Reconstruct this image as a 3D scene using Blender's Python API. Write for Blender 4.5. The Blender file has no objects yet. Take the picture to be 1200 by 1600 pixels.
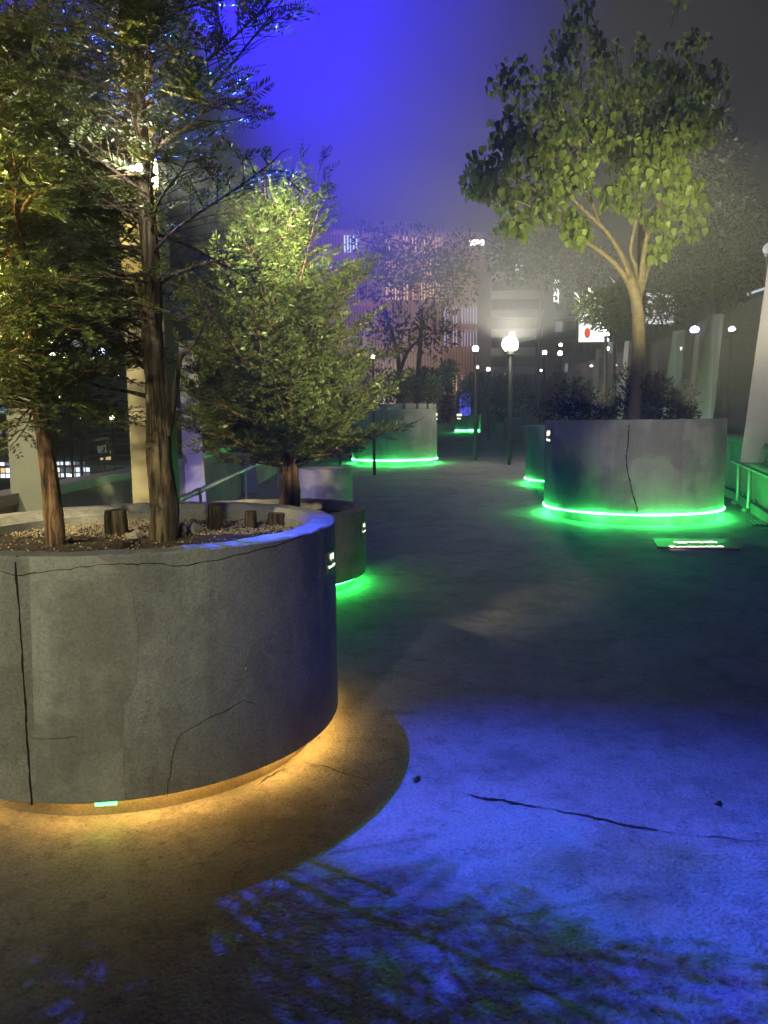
import bpy, math, random
import numpy as np
from mathutils import Vector, Matrix
random.seed(7); rng = np.random.default_rng(7)
S = bpy.context.scene; COL = S.collection
R_ = math.radians

# ------------------------------------------------------------------ camera
F, YH, ROLL, EYE = 1180.0, 660.0, R_(-0.6), 1.6
PITCH = math.atan((800 - YH) / F)
cam = bpy.data.cameras.new('camera'); camo = bpy.data.objects.new('camera', cam); COL.objects.link(camo)
cam.sensor_fit = 'VERTICAL'; cam.sensor_height = 24; cam.lens = 24 * F / 1600
cam.clip_start = 0.05; cam.clip_end = 2000
camo.matrix_world = Matrix.Translation((0, 0, EYE)) @ Matrix.Rotation(math.pi / 2 - PITCH, 4, 'X') @ Matrix.Rotation(ROLL, 4, 'Z')
S.camera = camo
S.render.resolution_x, S.render.resolution_y = 768, 1024
S.view_settings.view_transform = 'Standard'; S.view_settings.look = 'None'
S.view_settings.exposure = 0.0; S.view_settings.gamma = 1.0
cy = S.cycles
cy.max_bounces = 5; cy.diffuse_bounces = 2; cy.glossy_bounces = 2; cy.transmission_bounces = 4
cy.transparent_max_bounces = 10; cy.volume_bounces = 0
cy.caustics_reflective = False; cy.caustics_refractive = False
cy.sample_clamp_indirect = 3.0; cy.sample_clamp_direct = 0.0; cy.use_denoising = True
cy.use_light_tree = True

# ------------------------------------------------------------------ night sky
W = bpy.data.worlds.new('World'); S.world = W; W.use_nodes = True
wn = W.node_tree.nodes; wl = W.node_tree.links; wn.clear()
sky = wn.new('ShaderNodeTexSky'); sky.sky_type = 'NISHITA'; sky.sun_disc = False
sky.sun_elevation = R_(-3.0); sky.sun_rotation = R_(200); sky.air_density = 1.0; sky.dust_density = 1.0; sky.ozone_density = 3.0
bg = wn.new('ShaderNodeBackground'); bg.inputs[1].default_value = 0.12
bg2 = wn.new('ShaderNodeBackground'); bg2.inputs[0].default_value = (0.30, 0.33, 0.85, 1); bg2.inputs[1].default_value = 0.008
addw = wn.new('ShaderNodeAddShader'); wo = wn.new('ShaderNodeOutputWorld')
wl.new(sky.outputs[0], bg.inputs[0]); wl.new(bg.outputs[0], addw.inputs[0]); wl.new(bg2.outputs[0], addw.inputs[1]); wl.new(addw.outputs[0], wo.inputs[0])

# ------------------------------------------------------------------ lamps of the place and an added beam
def spot(name, loc, target, energy, color, angle=60, blend=0.5, radius=0.05):
    l = bpy.data.lights.new(name, 'SPOT'); l.energy = energy; l.color = color
    l.spot_size = R_(angle); l.spot_blend = blend; l.shadow_soft_size = radius
    o = bpy.data.objects.new(name, l); COL.objects.link(o)
    o.location = loc; d = Vector(target) - Vector(loc); o.rotation_euler = d.to_track_quat('-Z', 'Y').to_euler()
    return o
def point(name, loc, energy, color, radius=0.05):
    l = bpy.data.lights.new(name, 'POINT'); l.energy = energy; l.color = color; l.shadow_soft_size = radius
    o = bpy.data.objects.new(name, l); COL.objects.link(o); o.location = loc
    return o
LB = Vector((-1.42, 4.72, 4.55))          # the colour wash floodlight on the tall pole
TB = Vector((0.95, 0.9, 0.0))
spot('wash_light_blue', LB, TB, 4300, (0.035, 0.075, 1.0), 66, 1.0, 0.010)
spot('wash_light_green', LB + Vector((0.09, 0.03, 0.02)), TB, 190, (0.12, 1.0, 0.35), 57, 0.9, 0.010)
spot('wash_light_red', LB + Vector((-0.09, -0.03, 0.0)), TB, 140, (1.0, 0.15, 0.25), 57, 0.9, 0.010)
spot('added_beam_blue', LB + Vector((-0.05, 0.25, 0.25)), LB + Vector((-.52, 1.25, .84)), 175000, (0.02, 0.0, 1.0), 80, 0.15, 0.03)  # added beam; the haze it lights imitates blue lens flare

# ------------------------------------------------------------------ helpers
def at(px, py, Y):
    """the point Y metres down the walkway that the photograph shows at this pixel"""
    a = (px - 600) / F; b = -(py - 800) / F
    c, s = math.cos(ROLL), math.sin(ROLL); a, b = c * a - s * b, s * a + c * b
    d = Vector((a, math.cos(PITCH) + b * math.sin(PITCH), -math.sin(PITCH) + b * math.cos(PITCH)))
    return d * (Y / d.y) + Vector((0, 0, EYE))
def zg(y): return 0.02 * max(0.0, y - 9.0)

def link(o, parent=None):
    COL.objects.link(o)
    if parent is not None: o.parent = parent
    return o
def tag(o, label=None, cat=None, group=None, kind=None):
    for k, v in (('label', label), ('category', cat), ('group', group), ('kind', kind)):
        if v: o[k] = v
    return o
def thing(name, label, cat, loc, rz=0.0, group=None):
    o = bpy.data.objects.new(name, None); o.location = loc; o.rotation_euler = (0, 0, rz); o.empty_display_size = 0.1
    link(o); return tag(o, label, cat, group)

class MB:
    def __init__(s): s.v = []; s.f = []
    def add(s, vs, fs):
        n = len(s.v); s.v += [tuple(p) for p in vs]; s.f += [tuple(i + n for i in f) for f in fs]
    def box(s, c, d, rz=0.0, bev=0.0):
        cx, cy_, cz = c; hx, hy, hz = d[0] / 2, d[1] / 2, d[2] / 2
        co, si = math.cos(rz), math.sin(rz); P = []
        b = min(bev, hx * .45, hy * .45, hz * .45)
        if b <= 0:
            L = [(x, y, z) for z in (-hz, hz) for x, y in ((-hx, -hy), (hx, -hy), (hx, hy), (-hx, hy))]
            Fc = [(3, 2, 1, 0), (4, 5, 6, 7), (0, 1, 5, 4), (1, 2, 6, 5), (2, 3, 7, 6), (3, 0, 4, 7)]
        else:
            L = []
            for z, i in ((-hz, b), (-hz + b, 0), (hz - b, 0), (hz, b)):
                x1, y1 = hx - i, hy - i
                L += [(-x1 + b, -y1, z), (x1 - b, -y1, z), (x1, -y1 + b, z), (x1, y1 - b, z), (x1 - b, y1, z), (-x1 + b, y1, z), (-x1, y1 - b, z), (-x1, -y1 + b, z)]
            Fc = [tuple(range(7, -1, -1)), tuple(range(24, 32))]
            for r in range(3):
                for k in range(8): Fc.append((r * 8 + k, r * 8 + (k + 1) % 8, r * 8 + 8 + (k + 1) % 8, r * 8 + 8 + k))
        s.add([(cx + x * co - y * si, cy_ + x * si + y * co, cz + z) for x, y, z in L], Fc)
    def tube(s, pts, rad, seg=8, cap=True, wob=0.0):
        pts = [Vector(p) for p in pts]; n = len(pts); base = len(s.v)
        up = Vector((0, 0, 1)); ref = None
        for i, p in enumerate(pts):
            t = (pts[min(i + 1, n - 1)] - pts[max(i - 1, 0)]); t = t.normalized() if t.length > 1e-9 else up
            if ref is None: ref = t.orthogonal().normalized()
            ref = (ref - t * ref.dot(t)); ref = ref.normalized() if ref.length > 1e-6 else t.orthogonal().normalized()
            bi = t.cross(ref); r = rad[i] if hasattr(rad, '__len__') else rad
            for k in range(seg):
                a = 2 * math.pi * k / seg
                rr = r * (1 + (wob * (math.sin(3 * a + i * .31) * .5 + math.sin(5 * a - i * .23 + 1) * .35 + random.uniform(-.3, .3)) if wob else 0))
                s.v.append(tuple(p + (ref * math.cos(a) + bi * math.sin(a)) * rr))
        for i in range(n - 1):
            for k in range(seg):
                a = base + i * seg + k; b = base + i * seg + (k + 1) % seg
                s.f.append((a, b, b + seg, a + seg))
        if cap:
            s.f.append(tuple(base + k for k in range(seg - 1, -1, -1)))
            s.f.append(tuple(base + (n - 1) * seg + k for k in range(seg)))
    def lathe(s, prof, seg=96, c=(0, 0), a0=0.0, a1=None, closed=True):
        full = a1 is None; a1 = a0 + 2 * math.pi if full else a1
        m = seg if full else seg + 1; n = len(prof); base = len(s.v)
        for i in range(m):
            a = a0 + (a1 - a0) * i / seg
            for r, z in prof: s.v.append((c[0] + r * math.cos(a), c[1] + r * math.sin(a), z))
        for i in range(seg):
            j = (i + 1) % m
            for k in range(n if closed else n - 1):
                l = (k + 1) % n
                s.f.append((base + i * n + k, base + j * n + k, base + j * n + l, base + i * n + l))
        if not full and closed:
            s.f.append(tuple(base + k for k in range(n - 1, -1, -1))); s.f.append(tuple(base + seg * n + k for k in range(n)))
    def ball(s, c, r, seg=12, rings=7, squash=1.0):
        base = len(s.v); c = Vector(c)
        s.v.append(tuple(c + Vector((0, 0, r * squash))))
        for i in range(1, rings):
            t = math.pi * i / rings
            for k in range(seg):
                a = 2 * math.pi * k / seg
                s.v.append((c.x + r * math.sin(t) * math.cos(a), c.y + r * math.sin(t) * math.sin(a), c.z + r * squash * math.cos(t)))
        s.v.append(tuple(c - Vector((0, 0, r * squash)))); e = len(s.v) - 1
        for k in range(seg): s.f.append((base, base + 1 + k, base + 1 + (k + 1) % seg))
        for i in range(rings - 2):
            for k in range(seg):
                a = base + 1 + i * seg + k; b = base + 1 + i * seg + (k + 1) % seg
                s.f.append((a, a + seg, b + seg, b))
        q = base + 1 + (rings - 2) * seg
        for k in range(seg): s.f.append((q + k, e, q + (k + 1) % seg))
    def build(s, name, mat, parent=None, smooth=False, loc=None, offset=None, stuff=False):
        me = bpy.data.meshes.new(name)
        vs = s.v if offset is None else [(a - offset[0], b - offset[1], c - offset[2]) for a, b, c in s.v]
        me.from_pydata(vs, [], s.f); me.materials.append(mat)
        if smooth:
            me.polygons.foreach_set('use_smooth', [True] * len(me.polygons))
            try: me.set_sharp_from_angle(angle=R_(38))
            except Exception: pass
        me.update()
        o = bpy.data.objects.new(name, me); link(o, parent)
        if loc is not None: o.location = loc
        if stuff: o['kind'] = 'stuff'
        return o
def np_mesh(name, V, Fq, mat, parent=None, smooth=False, stuff=True):
    """V (n,3), Fq (m,k) arrays -> one mesh object"""
    me = bpy.data.meshes.new(name); k = Fq.shape[1]
    me.vertices.add(len(V)); me.vertices.foreach_set('co', np.asarray(V, np.float32).ravel())
    me.loops.add(Fq.size); me.loops.foreach_set('vertex_index', Fq.astype(np.int32).ravel())
    me.polygons.add(len(Fq)); me.polygons.foreach_set('loop_start', np.arange(0, Fq.size, k, dtype=np.int32))
    me.update(calc_edges=True); me.validate(); me.materials.append(mat)
    if smooth: me.polygons.foreach_set('use_smooth', [True] * len(Fq))
    o = bpy.data.objects.new(name, me); link(o, parent)
    if stuff: o['kind'] = 'stuff'
    return o

# ------------------------------------------------------------------ materials
def mat(name, color, rough=0.8, noise=0.0, scale=6.0, bump=0.0, bscale=60.0, metal=0.0, spec=0.5, detail=6.0):
    m = bpy.data.materials.new(name); m.use_nodes = True; nt = m.node_tree; N = nt.nodes; L = nt.links
    b = N['Principled BSDF']; b.inputs['Base Color'].default_value = (*color, 1); b.inputs['Roughness'].default_value = rough
    b.inputs['Metallic'].default_value = metal; b.inputs['Specular IOR Level'].default_value = spec
    if noise or bump:
        tc = N.new('ShaderNodeTexCoord')
    if noise:
        n1 = N.new('ShaderNodeTexNoise'); n1.inputs['Scale'].default_value = scale; n1.inputs['Detail'].default_value = detail; n1.inputs['Roughness'].default_value = 0.65
        L.new(tc.outputs['Object'], n1.inputs['Vector'])
        mr = N.new('ShaderNodeMapRange'); mr.inputs[1].default_value = 0.3; mr.inputs[2].default_value = 0.7
        mr.inputs[3].default_value = 1 - noise; mr.inputs[4].default_value = 1 + noise
        L.new(n1.outputs[0], mr.inputs[0])
        mx = N.new('ShaderNodeMix'); mx.data_type = 'RGBA'; mx.blend_type = 'MULTIPLY'; mx.inputs[0].default_value = 1
        mx.inputs[6].default_value = (*color, 1); L.new(mr.outputs[0], mx.inputs[7]); L.new(mx.outputs[2], b.inputs['Base Color'])
    if bump:
        n2 = N.new('ShaderNodeTexNoise'); n2.inputs['Scale'].default_value = bscale; n2.inputs['Detail'].default_value = 5
        L.new(tc.outputs['Object'], n2.inputs['Vector'])
        bp = N.new('ShaderNodeBump'); bp.inputs['Strength'].default_value = bump; bp.inputs['Distance'].default_value = 0.02
        L.new(n2.outputs[0], bp.inputs['Height']); L.new(bp.outputs[0], b.inputs['Normal'])
    return m
def led(name, color, strength):
    m = emit(name, color, strength); nt = m.node_tree; N = nt.nodes; tc = N.new('ShaderNodeTexCoord'); n = N.new('ShaderNodeTexNoise')
    n.inputs['Scale'].default_value = 2.6; n.inputs['Detail'].default_value = 6; nt.links.new(tc.outputs['Object'], n.inputs['Vector'])
    r = N.new('ShaderNodeMapRange'); r.inputs[1].default_value = .35; r.inputs[2].default_value = .65; r.inputs[3].default_value = strength * .35; r.inputs[4].default_value = strength * 1.6
    nt.links.new(n.outputs[0], r.inputs[0]); nt.links.new(r.outputs[0], N['Principled BSDF'].inputs['Emission Strength']); return m
def emit(name, color, strength):
    m = bpy.data.materials.new(name); m.use_nodes = True; b = m.node_tree.nodes['Principled BSDF']
    b.inputs['Base Color'].default_value = (0.02, 0.02, 0.02, 1)
    b.inputs['Emission Color'].default_value = (*color, 1); b.inputs['Emission Strength'].default_value = strength
    return m
def leaf_mat(name, color, var=0.35, trans=0.35, scale=9.0, rough=0.5):
    m = bpy.data.materials.new(name); m.use_nodes = True; nt = m.node_tree; N = nt.nodes; L = nt.links
    b = N['Principled BSDF']; b.inputs['Roughness'].default_value = rough; b.inputs['Specular IOR Level'].default_value = 0.4
    tc = N.new('ShaderNodeTexCoord'); n1 = N.new('ShaderNodeTexNoise'); n1.inputs['Scale'].default_value = scale; n1.inputs['Detail'].default_value = 4
    L.new(tc.outputs['Object'], n1.inputs['Vector'])
    cr = N.new('ShaderNodeValToRGB'); e = cr.color_ramp.elements
    e[0].position = 0.3; e[0].color = (*[c * (1 - var) for c in color], 1)
    e[1].position = 0.7; e[1].color = (color[0] * (1 + var * 1.2), color[1] * (1 + var), color[2] * (1 + var * .5), 1)
    L.new(n1.outputs[0], cr.inputs[0]); L.new(cr.outputs[0], b.inputs['Base Color'])
    t = N.new('ShaderNodeBsdfTranslucent'); L.new(cr.outputs[0], t.inputs['Color'])
    mx = N.new('ShaderNodeMixShader'); mx.inputs[0].default_value = trans
    L.new(b.outputs[0], mx.inputs[1]); L.new(t.outputs[0], mx.inputs[2]); L.new(mx.outputs[0], N['Material Output'].inputs[0])
    return m
def bark(name, c0, c1, bump=1.0, sx=16.0, sz=1.5):
    """fibrous bark: long fissures running up the stem"""
    m = bpy.data.materials.new(name); m.use_nodes = True; nt = m.node_tree; N = nt.nodes; L = nt.links
    b = N['Principled BSDF']; b.inputs['Roughness'].default_value = .9; b.inputs['Specular IOR Level'].default_value = .25
    tc = N.new('ShaderNodeTexCoord'); mp = N.new('ShaderNodeMapping'); mp.inputs['Scale'].default_value = (sx, sx, sz); L.new(tc.outputs['Object'], mp.inputs[0])
    n = N.new('ShaderNodeTexNoise'); n.inputs['Scale'].default_value = 2.2; n.inputs['Detail'].default_value = 9; n.inputs['Roughness'].default_value = .68; n.inputs['Distortion'].default_value = .5
    L.new(mp.outputs[0], n.inputs['Vector']); cr = N.new('ShaderNodeValToRGB'); e = cr.color_ramp.elements
    e[0].position = .40; e[0].color = (*[x * .25 for x in c0], 1); e[1].position = .64; e[1].color = (*c1, 1); q = e.new(.5); q.color = (*c0, 1)
    L.new(n.outputs[0], cr.inputs[0]); L.new(cr.outputs[0], b.inputs['Base Color'])
    bp = N.new('ShaderNodeBump'); bp.inputs['Strength'].default_value = bump; bp.inputs['Distance'].default_value = .03; L.new(n.outputs[0], bp.inputs['Height']); L.new(bp.outputs[0], b.inputs['Normal'])
    return m
def concrete(name, base, stain=0.35, bump=0.25, big=1.3, fine=90.0, rough=0.85, pits=False):
    """cast concrete: broad stains with soft outlines, mottling, pores and fine grain"""
    m = bpy.data.materials.new(name); m.use_nodes = True; nt = m.node_tree; N = nt.nodes; L = nt.links
    b = N['Principled BSDF']; b.inputs['Roughness'].default_value = rough; b.inputs['Specular IOR Level'].default_value = 0.3
    tc = N.new('ShaderNodeTexCoord')
    def noise(sc, det, off=0.0, rgh=0.6, stretch=None):
        n = N.new('ShaderNodeTexNoise'); n.inputs['Scale'].default_value = sc; n.inputs['Detail'].default_value = det; n.inputs['Roughness'].default_value = rgh
        mp = N.new('ShaderNodeMapping'); mp.inputs['Location'].default_value = (off, off * .7, off * 1.3)
        if stretch: mp.inputs['Scale'].default_value = stretch
        L.new(tc.outputs['Object'], mp.inputs[0]); L.new(mp.outputs[0], n.inputs['Vector']); return n
    def rng_(src, a, c, lo, hi):
        r = N.new('ShaderNodeMapRange'); r.inputs[1].default_value = a; r.inputs[2].default_value = c; r.inputs[3].default_value = lo; r.inputs[4].default_value = hi
        L.new(src, r.inputs[0]); return r.outputs[0]
    def mul(x, y):
        q = N.new('ShaderNodeMath'); q.operation = 'MULTIPLY'; L.new(x, q.inputs[0]); L.new(y, q.inputs[1]); return q.outputs[0]
    n1 = noise(big, 5, 3.1, .55); n2 = noise(7, 8, 9.2, .7); n3 = noise(fine, 3, 1.0, .5); n4 = noise(2.2, 6, 5.5, .6, (4.0, 4.0, .35))
    v = mul(mul(rng_(n1.outputs[0], .47, .53, 1 - stain, 1.06), rng_(n2.outputs[0], .3, .7, 1 - stain * .5, 1.12)), mul(rng_(n3.outputs[0], .3, .7, .82, 1.15), rng_(n4.outputs[0], .3, .7, 1 - stain * .4, 1.08)))
    mx = N.new('ShaderNodeMix'); mx.data_type = 'RGBA'; mx.blend_type = 'MULTIPLY'; mx.inputs[0].default_value = 1; mx.inputs[6].default_value = (*base, 1)
    L.new(v, mx.inputs[7]); L.new(mx.outputs[2], b.inputs['Base Color'])
    if pits:
        n5 = noise(95, 3, 2.0, .6); n6 = noise(2.4 if fine < 80 else 1.7, 12, 8.0, .75); n7 = noise(14, 10, 4.0, .8)
        v2 = mul(mul(rng_(n5.outputs[0], .60, .66, 1.0, .25 if pits == 1 else .72), rng_(n6.outputs[0], .44, .50, .78 if pits == 1 else .86, 1.05)), rng_(n7.outputs[0], .36, .46, .55 if pits == 1 else .86, 1.0))
        L.new(mul(v, v2), mx.inputs[7])
    bp = N.new('ShaderNodeBump'); bp.inputs['Strength'].default_value = bump; bp.inputs['Distance'].default_value = .012
    h = N.new('ShaderNodeMath'); h.operation = 'ADD'; L.new(n3.outputs[0], h.inputs[0]); L.new(n2.outputs[0], h.inputs[1])
    L.new(h.outputs[0], bp.inputs['Height']); L.new(bp.outputs[0], b.inputs['Normal'])
    return m
M = dict(
    wall=concrete('planter_concrete', (.33, .322, .30), .26, .3, 0.9, 90.0, .85, 2),
    wall2=concrete('planter_concrete_far', (.34, .335, .32), .22, .12, 1.1),
    patch=concrete('pale_concrete', (.345, .337, .31), .26, .2, 1.4),
    plinth=concrete('plinth_concrete', (.24, .22, .19), .35, .3, 1.6),
    cope=concrete('coping_concrete', (.34, .31, .26), .25, .25, 2.0),
    deck=concrete('deck_concrete', (.235, .23, .225), .16, .8, .5, 60.0, .7, 1),
    kerb=concrete('parapet_concrete', (.26, .26, .25), .2, .1, .8),
    crack=mat('crack_dark', (.012, .011, .010), 1.0),
    soil=mat('soil', (.035, .024, .016), 1.0, .5, 14, .8, 40),
    gravel=mat('gravel', (.33, .28, .20), .6, .5, 30, 0, 1),
    bark=bark('yew_bark', (.085, .062, .045), (.19, .15, .11)),
    bark2=bark('yew_bark_red', (.14, .080, .052), (.30, .19, .12)),
    bark3=mat('smooth_bark', (.12, .095, .075), .85, .4, 14, .8, 60),
    barkd=mat('dark_bark', (.05, .045, .04), .9, .4, 5),
    log=bark('log_bark', (.075, .052, .036), (.16, .12, .085)),
    yew=leaf_mat('yew_needles', (.085, .115, .040), .4, .25, 8, .36),
    yew2=leaf_mat('yew_needles_dense', (.080, .105, .034), .35, .25, 8, .4),
    leaf=leaf_mat('broad_leaf', (.12, .17, .045), .35, .4, 2.5, .45),
    dleaf=leaf_mat('dark_leaf', (.05, .06, .035), .3, .3, 3),
    shrub=leaf_mat('shrub_leaf', (.06, .085, .04), .3, .3, 5),
    redleaf=leaf_mat('red_leaf', (.16, .02, .015), .3, .3, 5),
    steel=mat('painted_steel', (.29, .28, .265), .45, .12, 4, 0, 1, .3),
    rail=mat('galvanised_rail', (.5, .5, .52), .35, .08, 8, 0, 1, .7),
    pole=mat('pole_paint', (.38, .34, .25), .5, .15, 3),
    dark=mat('dark_metal', (.03, .03, .032), .5),
    plate=mat('plate_metal', (.14, .145, .15), .45, .15, 20, 0, 1, .4),
    pot=mat('pot_shell', (.55, .55, .56), .6, .1, 5, .05, 40),
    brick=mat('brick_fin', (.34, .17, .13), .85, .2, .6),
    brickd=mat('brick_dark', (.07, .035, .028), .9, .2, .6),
    grey=mat('city_wall', (.12, .12, .13), .8, .2, .3),
    pale=mat('band_panel', (.30, .30, .33), .6, .15, .4),
    cgnd=mat('city_asphalt', (.05, .05, .055), .9, .3, .05),
)
g = bpy.data.materials.new('railing_glass'); g.use_nodes = True; gn = g.node_tree.nodes
gt = gn.new('ShaderNodeBsdfTransparent'); gt.inputs[0].default_value = (.86, .91, .90, 1)
gg = gn.new('ShaderNodeBsdfGlossy'); gg.inputs['Roughness'].default_value = .02; gg.inputs[0].default_value = (.8, .85, .9, 1)
gx = gn.new('ShaderNodeMixShader'); gw = gn.new('ShaderNodeLayerWeight'); gw.inputs[0].default_value = .12
gf = gn.new('ShaderNodeMapRange'); gf.inputs[3].default_value = .02; gf.inputs[4].default_value = .45
gl = g.node_tree.links; gl.new(gw.outputs['Facing'], gf.inputs[0]); gl.new(gf.outputs[0], gx.inputs[0]); gl.new(gt.outputs[0], gx.inputs[1]); gl.new(gg.outputs[0], gx.inputs[2]); gl.new(gx.outputs[0], gn['Material Output'].inputs[0])
M['glass'] = g
M['led_warm'] = led('led_warm', (1.0, .52, .10), 19)
M['led_green'] = led('led_green', (.03, 1.0, .10), 45)
M['led_green_far'] = led('led_green_far', (.05, 1.0, .15), 62)
M['letters'] = emit('lit_letters', (1.0, .90, .68), 4)

def text(body, size, name, m, parent, mtx, extrude=0.0, align='CENTER', bold=0.0):
    c = bpy.data.curves.new(name, 'FONT'); c.body = body; c.size = size; c.align_x = align; c.extrude = extrude; c.offset = bold
    c.resolution_u = 2
    o = bpy.data.objects.new(name, c); COL.objects.link(o); bpy.context.view_layer.update()
    me = bpy.data.meshes.new_from_object(o.evaluated_get(bpy.context.evaluated_depsgraph_get()))
    bpy.data.objects.remove(o); bpy.data.curves.remove(c)
    me.materials.clear(); me.materials.append(m)
    q = bpy.data.objects.new(name, me); link(q, parent); q.matrix_local = mtx
    return q

# ------------------------------------------------------------------ ground and deck
mb = MB(); mb.add([(-600, -200, -8.0), (600, -200, -8.0), (600, 700, -8.0), (-600, 700, -8.0)], [(0, 1, 2, 3)])
tag(mb.build('city_ground', M['cgnd']), kind='structure')
RP = [(4.35, -12), (4.6, 4), (5.3, 9.5), (5.92, 11.6), (6.6, 14), (7.25, 17.5), (7.9, 22), (8.6, 28), (10.2, 38), (12.5, 60), (13, 80)]
LX = -2.95
def deck_mesh():
    mb = MB(); ys = [-12, 0, 4, 8, 9, 9.5, 11.6, 14, 17.5, 22, 28, 38, 60, 80]
    def rx(y):
        for (x0, y0), (x1, y1) in zip(RP, RP[1:]):
            if y0 <= y <= y1: return x0 + (x1 - x0) * (y - y0) / (y1 - y0)
        return 13
    V = []
    for y in ys: V += [(LX - .25, y, zg(y)), (rx(y) + .25, y, zg(y)), (rx(y) + .25, y, zg(y) - .7), (LX - .25, y, zg(y) - .7)]
    Fc = []
    for i in range(len(ys) - 1):
        for k in range(4): Fc.append((i * 4 + k, i * 4 + (k + 1) % 4, i * 4 + 4 + (k + 1) % 4, i * 4 + 4 + k))
    mb.add(V, Fc); return mb
deck = tag(deck_mesh().build('walkway_deck', M['deck']), kind='structure')
def ribbon(pts, widths, up=Vector((0, 0, 1))):
    mb = MB(); n = len(pts); V = []
    for i, p in enumerate(pts):
        t = (Vector(pts[min(i + 1, n - 1)]) - Vector(pts[max(i - 1, 0)])).normalized()
        u = up(p) if callable(up) else up
        s = t.cross(u).normalized() * widths[i] / 2
        V += [tuple(Vector(p) - s), tuple(Vector(p) + s)]
    mb.add(V, [(2 * i, 2 * i + 1, 2 * i + 3, 2 * i + 2) for i in range(n - 1)]); return mb
def gpx(px, py, z=0.0):
    p1 = at(px, py, 1.0); d = p1 - Vector((0, 0, EYE)); return d * ((z - EYE) / d.z) + Vector((0, 0, EYE))
def jag(a, b, n, amp, taper=True, w=.008):
    P = []; Wd = []; o = 0
    for i in range(n + 1):
        t = i / n; p = a.lerp(b, t); o = o * .6 + random.uniform(-amp, amp)
        d = (b - a).normalized(); P.append(p + Vector((-d.y, d.x, 0)) * o)
        Wd.append(w * (math.sin(math.pi * min(1, t * .9 + .05)) if taper else 1) * random.uniform(.5, 1.4))
    return P, Wd
for pa, pb, n, am, w in (((725, 1240), (850, 1262), 22, .006, .019), ((850, 1262), (1060, 1303), 30, .006, .012), ((470, 1190), (600, 1222), 16, .008, .007),
                         ((570, 1195), (640, 1180), 8, .01, .004), ((1060, 1303), (1200, 1315), 14, .008, .005), ((400, 1225), (445, 1200), 9, .008, .006)):
    P, Wd = jag(gpx(*pa, .004), gpx(*pb, .004), n, am, True, w); ribbon(P, Wd).build('crack', M['crack'], deck)
for (px, py, sx, sy) in ((650, 1219, .020, .03), (1122, 1257, .016, .018)):
    c = gpx(px, py, .0); lf = MB(); lf.add([(c.x + sx * math.cos(a) * (1 + .25 * math.sin(3 * a)), c.y + sy * math.sin(a), .006 + .006 * math.sin(2 * a)) for a in [i * math.pi / 5 for i in range(10)]] + [(c.x, c.y, .016)],
           [(i, (i + 1) % 10, 10) for i in range(10)])
    tag(lf.build('fallen_leaf', M['dark']), 'curled dark leaf on the floor ' + ('by the edge of the round shadow' if px < 700 else 'past the long crack, at the right'), 'leaf')

# ------------------------------------------------------------------ planters
def planter(cx, cy, R, H, label, led, zb=.11, seg=128, group='round concrete planters with lit bases', soil=.10, cope=True, wallmat='wall', ledh=.014, arc=None):
    z0 = zg(cy - R * .5)
    t = thing('round_planter', label, 'planter', (cx, cy, z0), 0, group)
    mb = MB(); b = .008
    prof = [(R - .05, zb), (R - b * .5, zb), (R, zb + b), (R, H - b), (R - b, H), (R - .12, H), (R - .16, H - .045), (R - .16, H - soil - .06), (R - .26, H - soil - .06), (R - .26, zb + .05)]
    mb.lathe(prof, seg); mb.v = [((x * (1 + e_), y * (1 + e_), z + 12 * e_ * (z > H - .004) * .25) if z > H - .06 and math.hypot(x, y) > R - .13 else (x, y, z)) for x, y, z in mb.v for e_ in (.0007 * math.sin(17 * math.atan2(y, x)) + .0005 * math.sin(41 * math.atan2(y, x) + 1) + random.uniform(-.0004, .0004),)]
    w = mb.build('wall', M[wallmat], t, True)
    p = MB(); rp = R - .12
    p.lathe([(rp - .3, -.02), (rp + .004, -.02), (rp, zb - .012), (rp - .3, zb - .012)], seg); p.build('plinth', M['plinth'], t, True)
    s = MB(); n = seg // 2; rings = 7; V = [(0, 0, H - soil + .02)]; Fc = []
    for i in range(1, rings + 1):
        for k in range(n):
            a = 2 * math.pi * k / n; r = (R - .15) * i / rings; V.append((r * math.cos(a), r * math.sin(a), H - soil + random.uniform(-.012, .02)))
    for k in range(n): Fc.append((0, 1 + k, 1 + (k + 1) % n))
    for i in range(rings - 1):
        for k in range(n): Fc.append((1 + i * n + k, 1 + (i + 1) * n + k, 1 + (i + 1) * n + (k + 1) % n, 1 + i * n + (k + 1) % n))
    s.add(V, Fc); s.build('soil', M['soil'], t, True)
    if led:
        r0, r1 = (R - .085, R - .045) if ledh < .021 else (R - .045, R + .016)
        b0, b1 = arc or (0.0, 2 * math.pi); l = MB(); ns = 9
        for q in range(ns): l.lathe([(r0, zb - ledh), (r1, zb - ledh), (r1, zb - .002), (r0, zb - .002)], max(4, seg // ns), (0, 0), b0 + (b1 - b0) * (q + .006) / ns, b0 + (b1 - b0) * (q + .99) / ns)
        l.build('led_strip', M[led], t)
    return t, w
def on_wall(R, a, z, out=.0015): return Vector(((R + out) * math.cos(a), (R + out) * math.sin(a), z))
def wall_crack(t, R, pts, w, name='crack', n=10, amp=.006, out=.0015):
    P = []; o = 0
    for (a0, z0), (a1, z1) in zip(pts, pts[1:]):
        for i in range(n):
            q = i / n; o = o * .7 + random.uniform(-amp, amp); vert = abs(z1 - z0) > abs(a1 - a0) * R
            P.append((a0 + (a1 - a0) * q + (o / R if vert else 0), z0 + (z1 - z0) * q + (0 if vert else o)))
    P.append(pts[-1])
    Q = [on_wall(R, a, z, out) for a, z in P]
    ribbon(Q, [w * random.uniform(.5, 1.3) for _ in Q], lambda p: Vector((p[0], p[1], 0)).normalized()).build(name, M['crack'], t)
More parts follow.
